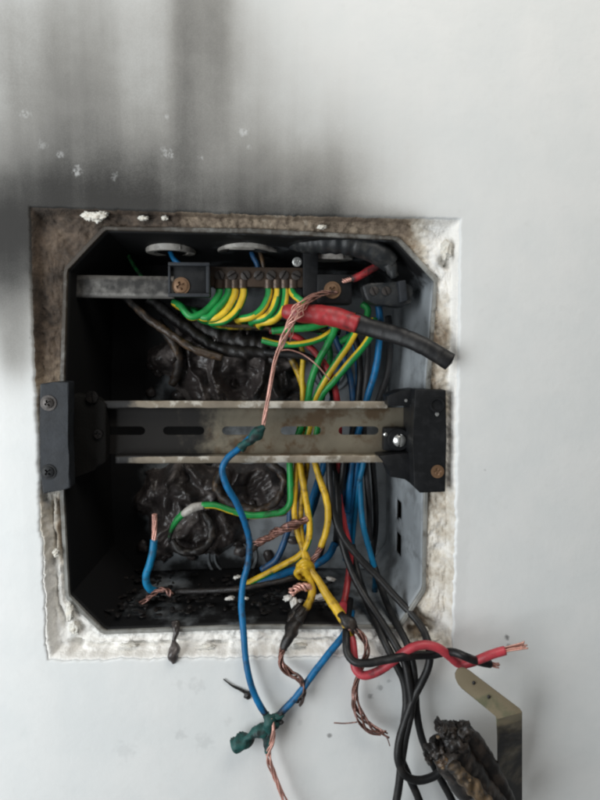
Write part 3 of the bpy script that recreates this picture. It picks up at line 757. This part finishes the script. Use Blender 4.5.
# thick red cable with its tape sleeve
rc = empty('red_cable', P(285, 312, 14), 'thick red cable in black tape, jutting right over the box edge', 'cable')
path, u = pxpath([(283, 311, 20), (296, 313, 18), (312, 314, 16), (330, 316, 14), (345, 320, 12), (358, 325, 10)], .001)
mb = MB(); tube(mb, path, 9.0*mmpx(14)*prof([(0, .62), (.06, .85), (.2, .95), (.5, 1.12), (1, 1.02)], u), 18, None, prof([(0, .25), (.25, .05), (.4, .28), (.6, .1), (1, .45)], u), .09)
mb.build('insulation', M['red'], rc)
path, u = pxpath([(353, 322, 10.5), (365, 326, 9), (385, 332, 5), (405, 338, 0), (425, 347, -4), (440, 356, -6), (450, 362, -7)], .0007)
mb = MB(); rr = 9.4*mmpx(5)*prof([(0, 1.1), (.2, 1.0), (.6, .93), (1, .95)], u)*np.array([1+.018*((q*6) % 1-.5) for q in u])
tube(mb, path, rr, 20, None, None, .05, .62); mb.build('tape', M['black'], rc)
mb = MB(); path, u = pxpath([(338, 292, 24), (326, 293, 22), (313, 298, 15), (302, 306, 6), (296, 314, 4), (288, 328, 6), (279, 348, 7), (272, 374, 6), (268, 400, 6), (263, 428, 8)], .001)
cs = empty('copper_strands', path[-1], 'bare pink copper strands hanging from the ring screw over the rail', 'wire', 'bare copper strands')
strands(mb, path, u, 8, prof([(0, .0006), (.25, .0022), (.40, .0030), (.52, .0022), (.62, .0012), (.8, .0010), (1, .0009)], u), .00040, 1.7, [(0, .7), (.2, .5), (.35, .2), (.6, .12), (1, .3)], None, 5)
mb.build('bundle', M['copper'], cs)
mb = MB(); path, u = pxpath([(290, 326, 6), (287, 338, 10), (281, 350, 14), (276, 352, 18), (288, 350, 22), (302, 354, 24), (316, 364, 24), (330, 380, 26)], .001); strands(mb, path, u, 1, prof(.0001, u), .0005, 1, .1)
path, u = pxpath([(303, 306, 6), (295, 318, 8), (292, 330, 10), (290, 342, 14)], .001); strands(mb, path, u, 2, prof(.0008, u), .0004, 1, .2)
mb.build('stray_strand', M['copper'], cs)

# ------------------------------------------------ the blue wire crossing in front of the rail
bw = empty('blue_wire', P(250, 700, -6), 'long blue wire bent at the rail, hanging past the lower box edge', 'wire')
wire('', None, None, [(252, 436, 6), (240, 448, 4), (228, 458, 3), (222.5, 468, 3), (226, 484, 4), (236, 502, 6), (244, 520, 9), (249, 540, 12), (248, 562, 12), (243, 584, 10), (241.5, 605, 6), (243.5, 632, -1), (246, 662, -6), (251, 685, -8), (259, 704, -8), (268, 718, -8)], 8, 'blue', None, [(0, .4), (.03, .0), (.42, .05), (.49, .5), (.55, .25), (.62, .05), (.9, .1), (.95, .4), (1, .8)], parent=bw)
mb = MB(); path, u = pxpath([(264, 427, 7), (257, 433, 6), (248, 441, 5), (240, 449, 4)]); tube(mb, path, prof([(0, .0020), (.3, .0034), (.7, .0030), (1, .0026)], u), 14, rough=.7); mb.build('corroded_end', M['patina'], bw)
bs = wire('blue_wire', 'blue wire stub with bare copper tip in the dark lower left corner', 'wire', [(168, 590, 34), (156, 591, 32), (149, 588, 29), (146, 578, 27), (150, 564, 25), (153, 552, 24), (154, 540, 24)], 9, 'teal', None, [(0, .9), (.16, .6), (.3, .1), (1, 0)], tip=dict(p=[(154, 542, 24), (154.5, 530, 24), (154.5, 514, 23)], n=7, r=.55, turns=.35, w=.2, char=[(0, .1), (.7, .1), (1, .4)]))
# cross joint
cj = empty('wire_joint', P(270, 726, -8), 'corroded green cross joint of blue wires below the box', 'wire joint')
mb = MB(); path, u = pxpath([(282, 712, -8), (273, 722, -8), (265, 729, -8), (252, 736, -8.5), (240, 742, -9), (233, 746, -9)], .0008)
tube(mb, path, prof([(0, .0018), (.2, .0040), (.3, .0028), (.6, .0036), (.85, .0037), (.97, .0036), (1, .0030)], u), 18, rough=.9); mb.build('stub', M['patina'], cj)
mb = MB(); path, u = pxpath([(266, 714, -8), (270, 722, -9), (268, 738, -9), (267, 752, -8.5)], .0008); tube(mb, path, prof([(0, .0026), (.25, .0038), (.7, .0026), (1, .0014)], u), 16, rough=.7); mb.build('crust', M['patina'], cj)
for q in range(11):
    mb = MB(); blob(mb, P(272+9*math.cos(q*2.1), 722+9*math.sin(q*1.7), -9) if q < 7 else P(236+2*(q % 2), 738+3.2*(q-7), -9), (.0016, .0016, .0014), .6, 2.5, q, 2); mb.build('crust_flake', M['patina'], cj)
mb = MB(); path, u = pxpath([(271, 718, -11), (273, 728, -12.5), (272, 742, -11), (268, 756, -10), (272, 770, -10), (278, 784, -10), (284, 800, -10), (292, 818, -11), (296, 830, -11)], .001)
strands(mb, path, u, 7, prof([(0, .0008), (.3, .0011), (.7, .0013), (1, .0014)], u), .00050, 2.0, .16, None, 11); mb.build('copper_tail', M['copper'], cj)
wire('blue_wire', 'blue wire rising right from the green joint to the box edge', 'wire', [(352, 612, 20), (349, 624, 8), (343, 636, 0), (330, 652, -4), (313, 674, -7), (298, 695, -8), (284, 710, -8), (274, 721, -8)], 8.5, 'blue', None, [(0, .3), (.2, 0), (.72, .05), (.85, .55), (1, .9)])
# green wire curling left below the rail
gw = empty('earth_wire', P(250, 516, 40), 'green wire curling left below the rail to a scorched tip', 'wire', g_e)
wire('', None, None, [(290, 440, 40), (290, 462, 36), (290.5, 485, 34), (290, 503, 33), (284, 511, 33), (268, 514.5, 34), (250, 515.5, 34), (232, 511, 33), (215, 505.5, 32), (202, 505.5, 32)], 8, GY, (.52, .22, .15), None, parent=gw)
mb = MB(); path, u = pxpath([(204, 505.5, 32), (196, 507, 32), (187, 511.5, 32), (183, 514, 33)]); tube(mb, path, prof([(0, .0024), (.5, .0029), (1, .0021)], u), 12, rough=.2); mb.build('blistered_sleeve', M['ring'], gw)
mb = MB(); path, u = pxpath([(184, 513, 33), (177, 520, 35), (172, 529, 38), (169, 541, 42)]); tube(mb, path, prof([(0, .0022), (.5, .0019), (1, .0011)], u), 12, None, prof([(0, .2), (.4, .25), (1, .75)], u), .1); mb.build('scorched_tip', M['green'], gw)
# scorched yellow wires below the rail
g_y = 'scorched yellow wires below the rail'
wire('yellow_wire', 'yellow wire curving left below the rail to a green tail', 'wire', [(299, 445, 42), (300, 462, 36), (303, 482, 32), (307, 505, 29), (310, 525, 28), (308, 542, 28), (300, 555, 29), (285, 564, 31), (268, 573, 33), (254, 580, 35), (245, 585, 38)], 7.8, ('ochre', 'green'), (.55, .18, .25), [(0, 0), (.5, .1), (1, .25)], g_y)
wire('yellow_wire', 'leftmost yellow wire dropping straight to the scorched knot', 'wire', [(297, 445, 44), (296.5, 470, 38), (295, 492, 35), (294.5, 512, 33), (297, 530, 31), (302, 546, 29), (306, 562, 26)], 7, 'ochre', None, [(0, 0), (1, .25)], g_y)
wire('yellow_wire', 'rightmost yellow wire bowing outward to bare copper at the knot', 'wire', [(311, 440, 42), (315, 462, 35), (320, 480, 31), (326, 498, 28), (328, 516, 26), (326, 532, 25), (321, 547, 25)], 8, 'ochre', ((0), .0, 0), [(0, 0), (.7, .05), (1, .35)], g_y, tip=dict(p=[(322, 544, 25), (317, 554, 25), (310, 565, 24)], n=6, r=.7, w=.26, mat='copper_brown', turns=.8))
wire('yellow_wire', 'brownish yellow wire in the middle of the bunch below the rail', 'wire', [(305, 445, 44), (307, 465, 39), (304, 485, 37), (301, 505, 36), (301, 525, 33), (304, 548, 29), (309, 562, 26)], 7, 'ochre', None, [(0, .2), (.3, .35), (1, .2)], g_y)
wire('yellow_wire', 'yellow wire coming down the back above the rail left of the red wire', 'wire', [(284, 350, 52), (293, 362, 50), (300, 378, 48), (305, 396, 46), (306, 430, 46), (303, 450, 44)], 8, 'ochre', None, [(0, .55), (.4, .15), (1, .1)], g_y)
kn = empty('yellow_knot', P(303, 575, 23), 'scorched knot of yellow wire with two legs hanging below', 'wire joint')
mb = MB()
for q in range(3):
    path, u = pxpath([(298+q*3, 566+q*2.5, 22), (304, 561+q*3, 19.5), (312, 567+q*2, 22), (309, 574+q*2, 25), (300, 573+q*2, 25), (298+q*3, 567+q*3, 22.5)], .0008)
    tube(mb, path, prof(.0019, u), 10, None, prof(.2, u), .12)
mb.build('coil', M['ochre'], kn)
mb = MB(); path, u = pxpath([(300, 578, 22), (296, 573, 20), (299, 570, 19), (305, 572, 19), (310, 580, 19), (312, 592, 16), (308, 604, 12), (303, 613, 7), (298, 622, 3)], .0009)
tube(mb, path, prof([(0, .0016), (.4, .0022), (.8, .0026), (1, .0028)], u), 14, None, prof([(0, .1), (.5, .25), (.75, .5), (1, .95)], u), .2); mb.build('leg', M['ochre'], kn)
mb = MB(); path, u = pxpath([(304, 608, 9), (298, 618, 5), (292, 628, 1), (287, 640, -3), (283.5, 650, -5)], .0009)
tube(mb, path, prof([(0, .0026), (.3, .0034), (.5, .0044), (.75, .0034), (1, .0022)], u), 14, rough=.4); mb.build('charred_sleeve', M['charred'], kn)
mb = MB(); path, u = pxpath([(285, 644, -5), (281, 655, -6), (282, 666, -7), (290, 673, -7.5), (299, 678, -8), (303.5, 686, -8), (302.5, 695, -8.5), (298, 704, -9)], .0009)
strands(mb, path, u, 9, prof([(0, .0012), (.5, .0014), (.85, .0019), (1, .0016)], u), .00062, 1.1, [(0, .15), (.45, .3), (.7, .65), (1, .8)], None, 21); mb.build('copper_tail', M['copper_brown'], kn)
mb = MB(); path, u = pxpath([(310, 569, 21), (318, 580, 17), (327, 595, 11), (336, 608, 5), (345, 622, -1), (351, 637, -5)], .0009)
tube(mb, path, prof([(0, .0020), (.4, .0027), (.75, .0032), (1, .0024)], u), 14, None, prof([(0, .15), (.5, .12), (.74, .2), (.8, .7), (.88, .25), (1, .5)], u), .16); mb.build('leg', M['ochre'], kn)
mb = MB(); path, u = pxpath([(340, 614, 0), (346, 620, -4), (352, 626, -5), (355, 632, -5)], .0009); tube(mb, path, prof([(0, .0024), (.5, .0042), (1, .0024)], u), 12, rough=.4); mb.build('charred_sleeve', M['charred'], kn)
mb = MB(); path, u = pxpath([(349, 628, -6), (357, 632, -7), (365, 641, -8), (367, 652, -9), (363, 664, -9), (358, 678, -9), (355, 692, -9), (356, 706, -9), (362, 720, -9), (372, 729, -9), (385, 733, -10)], .0009)
strands(mb, path, u, 7, prof([(0, .0012), (.35, .0015), (.6, .0014), (.75, .0022), (.9, .0018), (1, .0016)], u), .00062, 1.6, [(0, .5), (.3, .45), (.6, .25), (1, .1)], [(0, 0), (.85, .0004), (1, .0026)], 31); mb.build('copper_tail', M['copper_brown'], kn)
mb = MB()
for pp in ([(357, 722, -9), (345, 723.5, -9.5), (334, 723, -10)], [(381, 731, -9), (387, 738, -9), (390, 746, -9)]):
    path, u = pxpath(pp, .001); tube(mb, path, prof(.00038, u), 6)
mb.build('stray_strand', M['copper_brown'], kn)
# scorched copper twist, pale melted stub
ct = empty('copper_twist', P(275, 535, 30), 'scorched pink copper twist lying level beside the yellow wires', 'wire', 'bare copper strands')
mb = MB(); path, u = pxpath([(308, 519, 27), (298, 523, 27), (286, 528, 27), (274, 534, 27), (262, 541, 28), (250, 548, 29)], .0009)
strands(mb, path, u, 11, prof([(0, .0014), (.2, .0022), (.6, .0022), (.9, .0018), (1, .001)], u), .00065, 1.5, [(0, .35), (.4, .3), (.55, 0), (.8, .1), (1, .8)], None, 41); mb.build('bundle', M['copper_brown'], ct)
mb = MB(); path, u = pxpath([(256, 545, 28), (250, 549, 28), (250, 557, 29)], .0009); tube(mb, path, prof([(0, .002), (.5, .003), (1, .002)], u), 12, rough=.5); mb.build('charred_sleeve', M['charred'], ct)
ms = empty('melted_stub', P(290, 597, 20), 'pale melted wire stub with pink copper beside the yellow knot', 'wire')
mb = MB(); path, u = pxpath([(312, 588, 17), (305, 586.5, 15), (297, 588, 14), (291, 593, 14)], .0009); strands(mb, path, u, 6, prof([(0, .0016), (1, .0018)], u), .0008, 1.2, .15, None, 51); mb.build('copper_core', M['copper'], ms)
mb = MB(); blob(mb, P(288, 598, 14), (.0030, .0022, .0018), .5, 2.2, 5, 3, 0.0, fine=.3, rot=.4); blob(mb, P(294, 603, 13.5), (.0024, .0018, .0036), .5, 2.2, 8, 3, 0.0, fine=.3); mb.build('melted_sleeve', M['white_melt'], ms)
mb = MB(); path, u = pxpath([(300, 604, 12), (294, 612, 9), (290, 622, 5)], .0009); tube(mb, path, prof([(0, .0014), (.6, .0026), (1, .0022)], u), 12, rough=.4); mb.build('charred_sleeve', M['charred'], ms)
wire('charred_wire', 'thin charred wire lying level across the lower part of the box', 'wire', [(176, 591, 30), (200, 591, 27), (222, 590, 24), (244, 588, 22), (266, 584, 22), (290, 579, 23), (304, 576, 26)], 6.5, 'charred', None, .3, 'charred wires', rough=.25)

# ------------------------------------------------ black wires behind the rail and the four hanging cables
g_k = 'black wires behind the rail'
for q, (pts, w_, lb_) in enumerate((
    ([(352, 330, 46), (358, 350, 46), (360, 375, 46), (358, 400, 46), (352, 440, 46), (346, 465, 46), (340, 500, 50), (336, 540, 58)], 8, 'black wire left of the grey pair above the rail'),
    ([(366, 325, 44), (368, 350, 44), (366, 380, 45), (364, 400, 46), (364, 440, 46), (366, 470, 46), (369, 505, 48), (370, 540, 54)], 7, 'dark wire beside the bright blue one above the rail'),
    ([(388, 316, 48), (390, 345, 46), (387, 375, 46), (378, 402, 48)], 8, 'black wire right of the bright blue one above the rail'),
    ([(264, 352, 46), (285, 354, 44), (304, 356, 43), (318, 364, 43), (328, 380, 44), (334, 400, 45), (334, 440, 46), (332, 470, 44)], 9, 'black wire arching over into the bunch above the rail'),
    ([(345, 445, 40), (343, 470, 38), (340, 490, 40), (338, 515, 46), (336, 545, 54)], 8, 'black wire hidden between the blue ones below the rail'))):
    wire('black_wire', lb_, 'wire', pts, w_, 'dark_grey' if q in (1, 2) else 'black', None, .1, g_k)
wire('earth_wire', 'thin green wire far back between red and yellow above the rail', 'wire', [(300, 322, 58), (322, 334, 56), (330, 352, 54), (326, 375, 54), (322, 400, 54)], 7, 'green', None, .15, g_e)
wire('blue_wire', 'narrow blue wire deep behind the green ones above the rail', 'wire', [(350, 325, 60), (347, 345, 58), (340, 370, 56), (332, 400, 54), (328, 440, 52), (322, 470, 52), (316, 500, 56), (300, 540, 62)], 7, 'blue', None, .1, g_b)
wire('blue_wire', 'third blue wire of the cluster below the right rail end', 'wire', [(366, 440, 44), (363, 465, 42), (358, 485, 44), (355, 510, 50), (352, 545, 58)], 7, 'teal', None, .1, g_b)
wire('yellow_wire', 'bright yellow wire standing left of the green one above the rail', 'wire', [(300, 340, 50), (303, 356, 48), (302, 376, 46), (303, 400, 44), (299, 430, 44)], 6.5, 'yellow', None, [(0, .4), (.4, .1), (1, .1)], g_y)
wire('black_wire', 'black wire deep at the far right below the rail bracket', 'wire', [(372, 455, 50), (374, 480, 52), (376, 520, 56), (372, 560, 62)], 7, 'black', None, .1, g_k)
wire('black_wire', 'sooty black wire sloping behind the yellow knot', 'wire', [(334, 500, 50), (326, 530, 52), (318, 560, 54), (300, 590, 58)], 7, 'black', None, .1, g_k)
wire('red_wire', 'dim red wire far back beside the blue cluster below the rail', 'wire', [(340, 455, 52), (350, 490, 54), (352, 530, 56), (350, 560, 60)], 6, 'red', None, .25, 'red wires')
g_c = 'black cables hanging from the box'
cab = [([(327, 440, 40), (329, 462, 35), (330, 485, 31), (333, 510, 29), (343, 536, 26), (358, 556, 23), (376, 575, 20), (393, 594, 15), (410, 613, 8), (422, 628, 0), (428, 642, -7), (430, 655, -11), (428, 668, -13), (421, 684, -15), (413, 700, -16), (404, 724, -18), (398.5, 745, -20), (398, 762, -21), (405, 775, -22), (418, 780, -22), (434, 776, -22), (446, 766, -21), (455, 758, -20)], 9.5, 'rightmost black cable leaving the box and curling back up to the charred connector'),
       ([(334, 440, 44), (337, 470, 41), (338, 500, 38), (340, 530, 35), (346, 556, 31), (356, 580, 25), (369, 602, 16), (383, 624, 5), (395, 644, -5), (405, 662, -11), (409, 682, -14), (411, 705, -16), (406, 735, -18), (402, 760, -19), (399, 785, -20), (394, 815, -21), (390, 835, -22)], 9.5, 'second black cable from the left where they leave the box'),
       ([(352, 545, 44), (357, 570, 36), (364, 592, 26), (373, 615, 12), (384, 640, -2), (395, 662, -9), (404, 682, -12), (406, 705, -14), (403, 728, -16), (400, 752, -17), (408, 775, -18), (417, 795, -19), (424, 815, -20), (428, 832, -20)], 9.5, 'leftmost black cable leaving the lower edge of the box'),
       ([(372, 560, 44), (380, 585, 34), (388, 606, 20), (398, 626, 6), (408, 646, -5), (413, 666, -10), (415, 690, -12), (417, 715, -13), (422, 738, -14), (431, 760, -15), (441, 780, -16), (452, 800, -17), (464, 825, -18)], 9, 'third black cable from the left, running down behind the charred connector')]
for pts, w_, lb_ in cab:
    wire('black_cable', lb_, 'cable', pts, w_, 'black_cable', None, None, g_c, rough=.04, wob=.0004)
# red and black twisted pair
pr_r = [(343, 604, 18), (345, 622, 3), (352, 640, -6), (354, 656, -11), (356, 669, -14), (363, 675, -16), (374, 673, -17), (388, 665, -18), (402, 654, -19), (414, 647, -20), (426, 645, -20), (438, 648, -20), (449, 656, -18.5), (460, 664, -18), (472, 662, -20), (485, 657, -22.5), (496, 653, -23), (505, 650.5, -23)]
wire('red_wire', 'bright red wire of the twisted pair, bare copper at its right end', 'wire', pr_r, 11, 'pink_red', None, [(0, .3), (.2, .05), (1, 0)], 'red wires', rough=.04,
     tip=dict(p=[(503, 651, -23), (512, 648, -23), (525, 645, -23)], n=8, r=.5, w=.17, turns=.2, fray=[(0, 0), (.3, .0003), (1, .0019)]))
pr_k = [(350, 600, 24), (347, 622, 2), (346.5, 640, -9), (348, 654, -14), (355, 662, -18), (368, 663, -20), (384, 660, -21), (400, 657.5, -22.5), (416, 655.5, -17), (432, 655, -14.5), (445, 652.5, -16), (455, 652.5, -22), (464, 656, -25), (474, 660, -22), (484, 663, -19), (490, 664, -18)]
wire('black_wire', 'black wire twisted with the bright red one below the box corner', 'wire', pr_k, 10, 'black', None, .02, 'twisted pair', rough=.04,
     tip=dict(p=[(488, 664, -18), (493, 664.6, -18), (499, 665, -18)], n=6, r=.5, w=.22, turns=.2, fray=[(0, 0), (1, .0008)]))

# ------------------------------------------------ burnt remains
wire('charred_wire', 'thick scorched brown wire slanting down behind the steel strap', 'wire', [(118, 290, 52), (132, 304, 48), (150, 320, 44), (168, 332, 42), (184, 343, 42), (202, 352, 42), (222, 358, 43)], 9, 'scorch_brown', None, [(0, .8), (.3, .4), (.5, .1), (.75, .35), (.9, .1), (1, .1)], 'charred wires', rough=.3)
wire('charred_wire', 'second scorched wire fanning from below the holder to the right', 'wire', [(150, 298, 56), (166, 312, 54), (190, 330, 52), (214, 346, 50), (240, 352, 48), (268, 352, 48)], 14, 'charred', None, .4, 'charred wires', rough=.35)
wire('charred_wire', 'fat charred cable lump sagging above the middle of the rail', 'wire', [(180, 318, 62), (205, 330, 58), (232, 340, 56), (262, 346, 54), (288, 344, 54)], 24, 'charred', None, .3, 'charred wires', rough=.35)
wire('charred_wire', 'pale brown burnt wire bending down to the left above the rail', 'wire', [(158, 322, 60), (168, 335, 58), (177, 352, 58), (178, 370, 60), (172, 384, 64)], 11, 'scorch_brown', None, .35, 'charred wires', rough=.3)
wire('charred_wire', 'charred wire running right just under the earth wire loops', 'wire', [(204, 312, 44), (222, 324, 42), (244, 326, 42), (268, 328, 42), (288, 338, 42)], 5, 'scorch_brown', None, .3, 'charred wires', rough=.25)
def sag_sheet(cx, cy, rx, ry, hmax, seed, label, name='melted_sheet'):
    n = 110; v = []; f = []
    for j in range(n+1):
        for i in range(n+1):
            a, b = -1+2*i/n, -1+2*j/n
            w_ = P(cx+a*rx, cy+b*ry, BACK)
            X, Y = a*rx/28.0, b*ry/28.0
            wx = X+.55*nz(X*.9, Y*.9, seed)+.2*nz(X*2.5, Y*2.5, seed+3); wy = Y+.55*nz(X*.9, Y*.9, seed+7)+.2*nz(X*2.5, Y*2.5, seed+9)
            fold = 1-abs(nz(wx*1.15, wy*.55, seed+2))*2.0
            h = .38+.42*fold+.34*nz(wx*1.6, wy*1.2, seed+5)+.06*nz(wx*5, wy*4, seed+6)+.022*(1-2*abs(nz(wx*9, wy*7, seed+8)))
            e_ = 1-sstep(.55, 1.0, math.hypot(a, b)+.38*nz(a*2.2, b*2.2, seed+4))
            v.append((w_[0], BACK*.001+.0012-h*e_*hmax*.001, w_[2]))
    for j in range(n):
        for i in range(n): f.append((j*(n+1)+i, j*(n+1)+i+1, (j+1)*(n+1)+i+1, (j+1)*(n+1)+i))
    tag(MB().add(v, f).build(name, M['melt']), label, 'melted plastic', 'melted plastic masses')
sag_sheet(222, 360, 82, 50, 30, 3.3, 'sagging grey-brown melted plastic mass above the rail')
sag_sheet(262, 382, 44, 26, 22, 8.1, 'smaller dark melted slab behind the copper strands above the rail')
wire('charred_loop', 'large charred cable loop hanging right below the middle of the rail', 'wire', [(222, 470, 58), (216, 486, 56), (228, 502, 52), (250, 509, 50), (270, 506, 50), (282, 492, 52), (282, 474, 55), (268, 462, 58)], 10, 'scorch_brown', None, .35, 'charred loops', rough=.5)
wire('charred_loop', 'smaller charred loop under the scorched green wire tip', 'wire', [(204, 512, 52), (212, 528, 50), (208, 544, 48), (194, 552, 46), (178, 549, 48), (172, 540, 50)], 10, 'charred', None, .2, 'charred loops', rough=.5)
sag_sheet(250, 488, 46, 32, 20, 12.7, 'dark melted mass inside the large charred loop')
sag_sheet(192, 508, 58, 56, 26, 21.4, 'folded melted plastic mass below the left half of the rail')
mb = MB(); rn = random.Random(3)                       # char crumbs over the floor of the box
for q in range(300):
    x = rn.uniform(105, 330); d = rn.uniform(16, 74)
    c = P(x, 632, d); c[2] = P(250, 627, RIMD)[2]+.0035+.004*(d-9)/69*1.5+rn.random()**2*.007*(1-.5*(x-105)/225)
    blob(mb, c, (rn.uniform(.0007, .0034), rn.uniform(.0007, .003), rn.uniform(.0004, .0014)), .6, 2.5, q, 1, .0, fine=.3)
tag(mb.build('char_crumbs', M['soot_black'], smooth=False), 'black char crumbs covering the floor of the box', 'char', kind='stuff')
mb = MB()
for q in range(60):
    x = rn.uniform(140, 295); y = rn.choice((rn.uniform(355, 398), rn.uniform(466, 560))); d = rn.uniform(60, 76)
    blob(mb, P(x, y, 77), (rn.uniform(.002, .006), rn.uniform(.001, .0025), rn.uniform(.002, .005)), .7, 2.5, q+900, 2, .0, fine=.3)
tag(mb.build('char_crust', M['melt']), 'rough char crust clinging to the back of the box', 'char', kind='stuff')
for q, (px, py, d, s_, lb_) in enumerate(((230, 598, 22, 4.5, 'pale plastic shard right beside the blue wire in the box'), (246, 598, 24, 3, 'tiny pale shard on the right of the blue wire'), (237, 577, 30, 3.6, 'small pale shard left of the blue wire, above the charred wire'), (270, 611, 24, 2.4, 'pale crumb by the lower edge near the melted stub'), (320, 597, 30, 7, 'flat white plastic piece right of the yellow knot'), (331, 579, 40, 5, 'rounded white piece behind the right knot leg'), (299, 601, 28, 4, 'white piece behind the left knot leg'))):
    mb = MB(); k = mmpx(d); blob(mb, P(px, py, d), (s_*k, .0015, s_*k*.42), .6, 2.2, q+40, 3, .1, fine=.35, rot=(-1)**q*.2)
    tag(mb.build('plastic_shard', M['white_melt'], smooth=True), lb_, 'plastic shard', 'pale plastic shards')
mb = MB(); path, u = pxpath([(140, 604, 28), (150, 597, 26), (158, 591, 25), (166, 589, 24), (172, 595, 24)], .0009); strands(mb, path, u, 4, prof(.0012, u), .0006, 1.5, .35, None, 61)
tag(mb.build('copper_shreds', M['copper_brown']), 'burnt copper shreds at the foot of the blue stub', 'wire', 'bare copper strands')
mb = MB(); path, u = pxpath([(176, 622, 9), (176, 632, 4.5), (174, 640, 3.5), (174.5, 648, .5), (173, 655, -1), (174, 663, -1.2)], .0006)
tube(mb, path, prof([(0, .0028), (.25, .0015), (.42, .0013), (.6, .0030), (.82, .0036), (1, .0014)], u), 16, rough=.45); tag(mb.build('plastic_drip', M['melt']), 'black melted drip hanging over the lower left plaster edge', 'melted plastic')
mb = MB(); path, u = pxpath([(223.5, 679, -.8), (232, 685.5, -.9), (240, 689.5, -.9), (246, 693.5, -1.2), (249, 698, -1.0)], .0005)
tube(mb, path, prof([(0, .0003), (.4, .0007), (.7, .0010), (.82, .0026), (1, .0017)], u), 12, rough=.3); tag(mb.build('char_splinter', M['charred']), 'thin black splinter with a bulb end stuck on the wall below the box', 'char splinter')

# brass strip and charred connector, lower right
bst = empty('brass_strip', P(510, 800, -40), 'bent tarnished brass strip rising at the lower right', 'brass strip')
mb = MB()
up = [(457.5, 682), (457.2, 678), (459.5, 674), (463.5, 672), (468, 672.5), (472, 674.8), (521, 710), (522, 713), (497, 719), (494, 714), (463, 691), (459.5, 687)]
prism(mb, up, -33, -31.4, .0004)
q = P(510, 714, -33)
for i, w_ in enumerate(mb.v):                          # the upper leaf leans towards the wall at its tip
    mb.v[i] = (w_[0], w_[1]+.16*(w_[2]-q[2]), w_[2])
mb.build('leaf', M['brass'], bst, sharp=40)
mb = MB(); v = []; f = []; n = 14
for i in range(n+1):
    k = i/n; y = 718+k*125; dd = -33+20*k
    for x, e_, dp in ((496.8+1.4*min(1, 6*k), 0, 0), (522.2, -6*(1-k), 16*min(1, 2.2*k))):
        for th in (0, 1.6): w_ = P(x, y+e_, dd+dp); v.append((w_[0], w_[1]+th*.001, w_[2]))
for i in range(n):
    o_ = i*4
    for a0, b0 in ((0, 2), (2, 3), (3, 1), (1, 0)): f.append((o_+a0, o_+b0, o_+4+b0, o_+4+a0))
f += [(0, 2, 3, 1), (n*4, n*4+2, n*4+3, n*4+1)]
mb.add(v, f, 0, [.68*sstep(0, .10, (i//4)/n) for i in range(len(v))]).build('leaf', M['brass'], bst, smooth=False)  # darkening below the bend puts the leaf's shade into its tarnish colour
for (px, py) in ((474, 680), (489, 694)):
    mb = MB(); lathe(mb, P(px, py+3, -30.7 if px < 480 else -31.9), (0, -1, 0), [(.00001, .0003), (.0009, .0002), (.0010, -.001)], 16, 1.0); mb.build('dimple', M['brass'], bst)
cc = empty('charred_connector', P(480, 800, -30), 'charred black connector with a crusty head at the lower right', 'connector')
path, u = pxpath([(440, 741, -26), (452, 756, -27), (468, 778, -29), (486, 804, -31), (505, 832, -33)], .0009)
mb = MB(); tube(mb, path, prof([(0, .0085), (.2, .0115), (.5, .0118), (1, .0118)], u), 24, rough=.16); mb.build('body', M['charred'], cc)
path, u = pxpath([(463, 731, -22), (476, 748, -23), (490, 772, -25), (503, 800, -27), (512, 822, -28)], .0009)
mb = MB(); tube(mb, path, prof([(0, .0052), (.2, .0066), (1, .0070)], u), 18, rough=.14); mb.build('side_sleeve', M['charred'], cc)
for q, (px, py, sx, sy) in enumerate(((437, 748, 10, 9), (448, 730, 9, 8), (456, 742, 12, 12), (443, 757, 10, 8), (462, 731, 9, 9), (441, 727, 5, 6), (428, 757, 4, 4))):
    k = mmpx(-30); mb = MB(); blob(mb, P(px, py, -31-2*(q % 3)), (sx*k, .006, sy*k), .6, 1.8, q+71, 4, .0, fine=.16)
    mb.build('crust_lump', M['charred'] if q != 3 else M['scorch_brown'], cc)
path, u = pxpath([(452, 764, -41), (462, 776, -42), (475, 789, -43.5), (488, 804, -45), (498, 818, -46)], .0004)
mb = MB(); tube(mb, path, np.array([.0040*(1+.02*math.sin(q*62+2*math.sin(q*9))) for q in u])*prof([(0, .7), (.1, 1), (1, 1.05)], u), 18, None, prof([(0, .6), (.3, .45), (1, .45)], u), .55); mb.build('brass_screw', M['brass_bright'], cc)
for q, (px, py, s_) in enumerate(((443, 768, 2.0), (470, 780, 2.2), (476, 792, 2.5), (438, 737, 2.0))):
    mb = MB(); blob(mb, P(px, py, -46), (s_*mmpx(-40),)*3, .5, 2, q+90, 2, 0.0); mb.build('copper_bead', M['brass_bright'], cc)
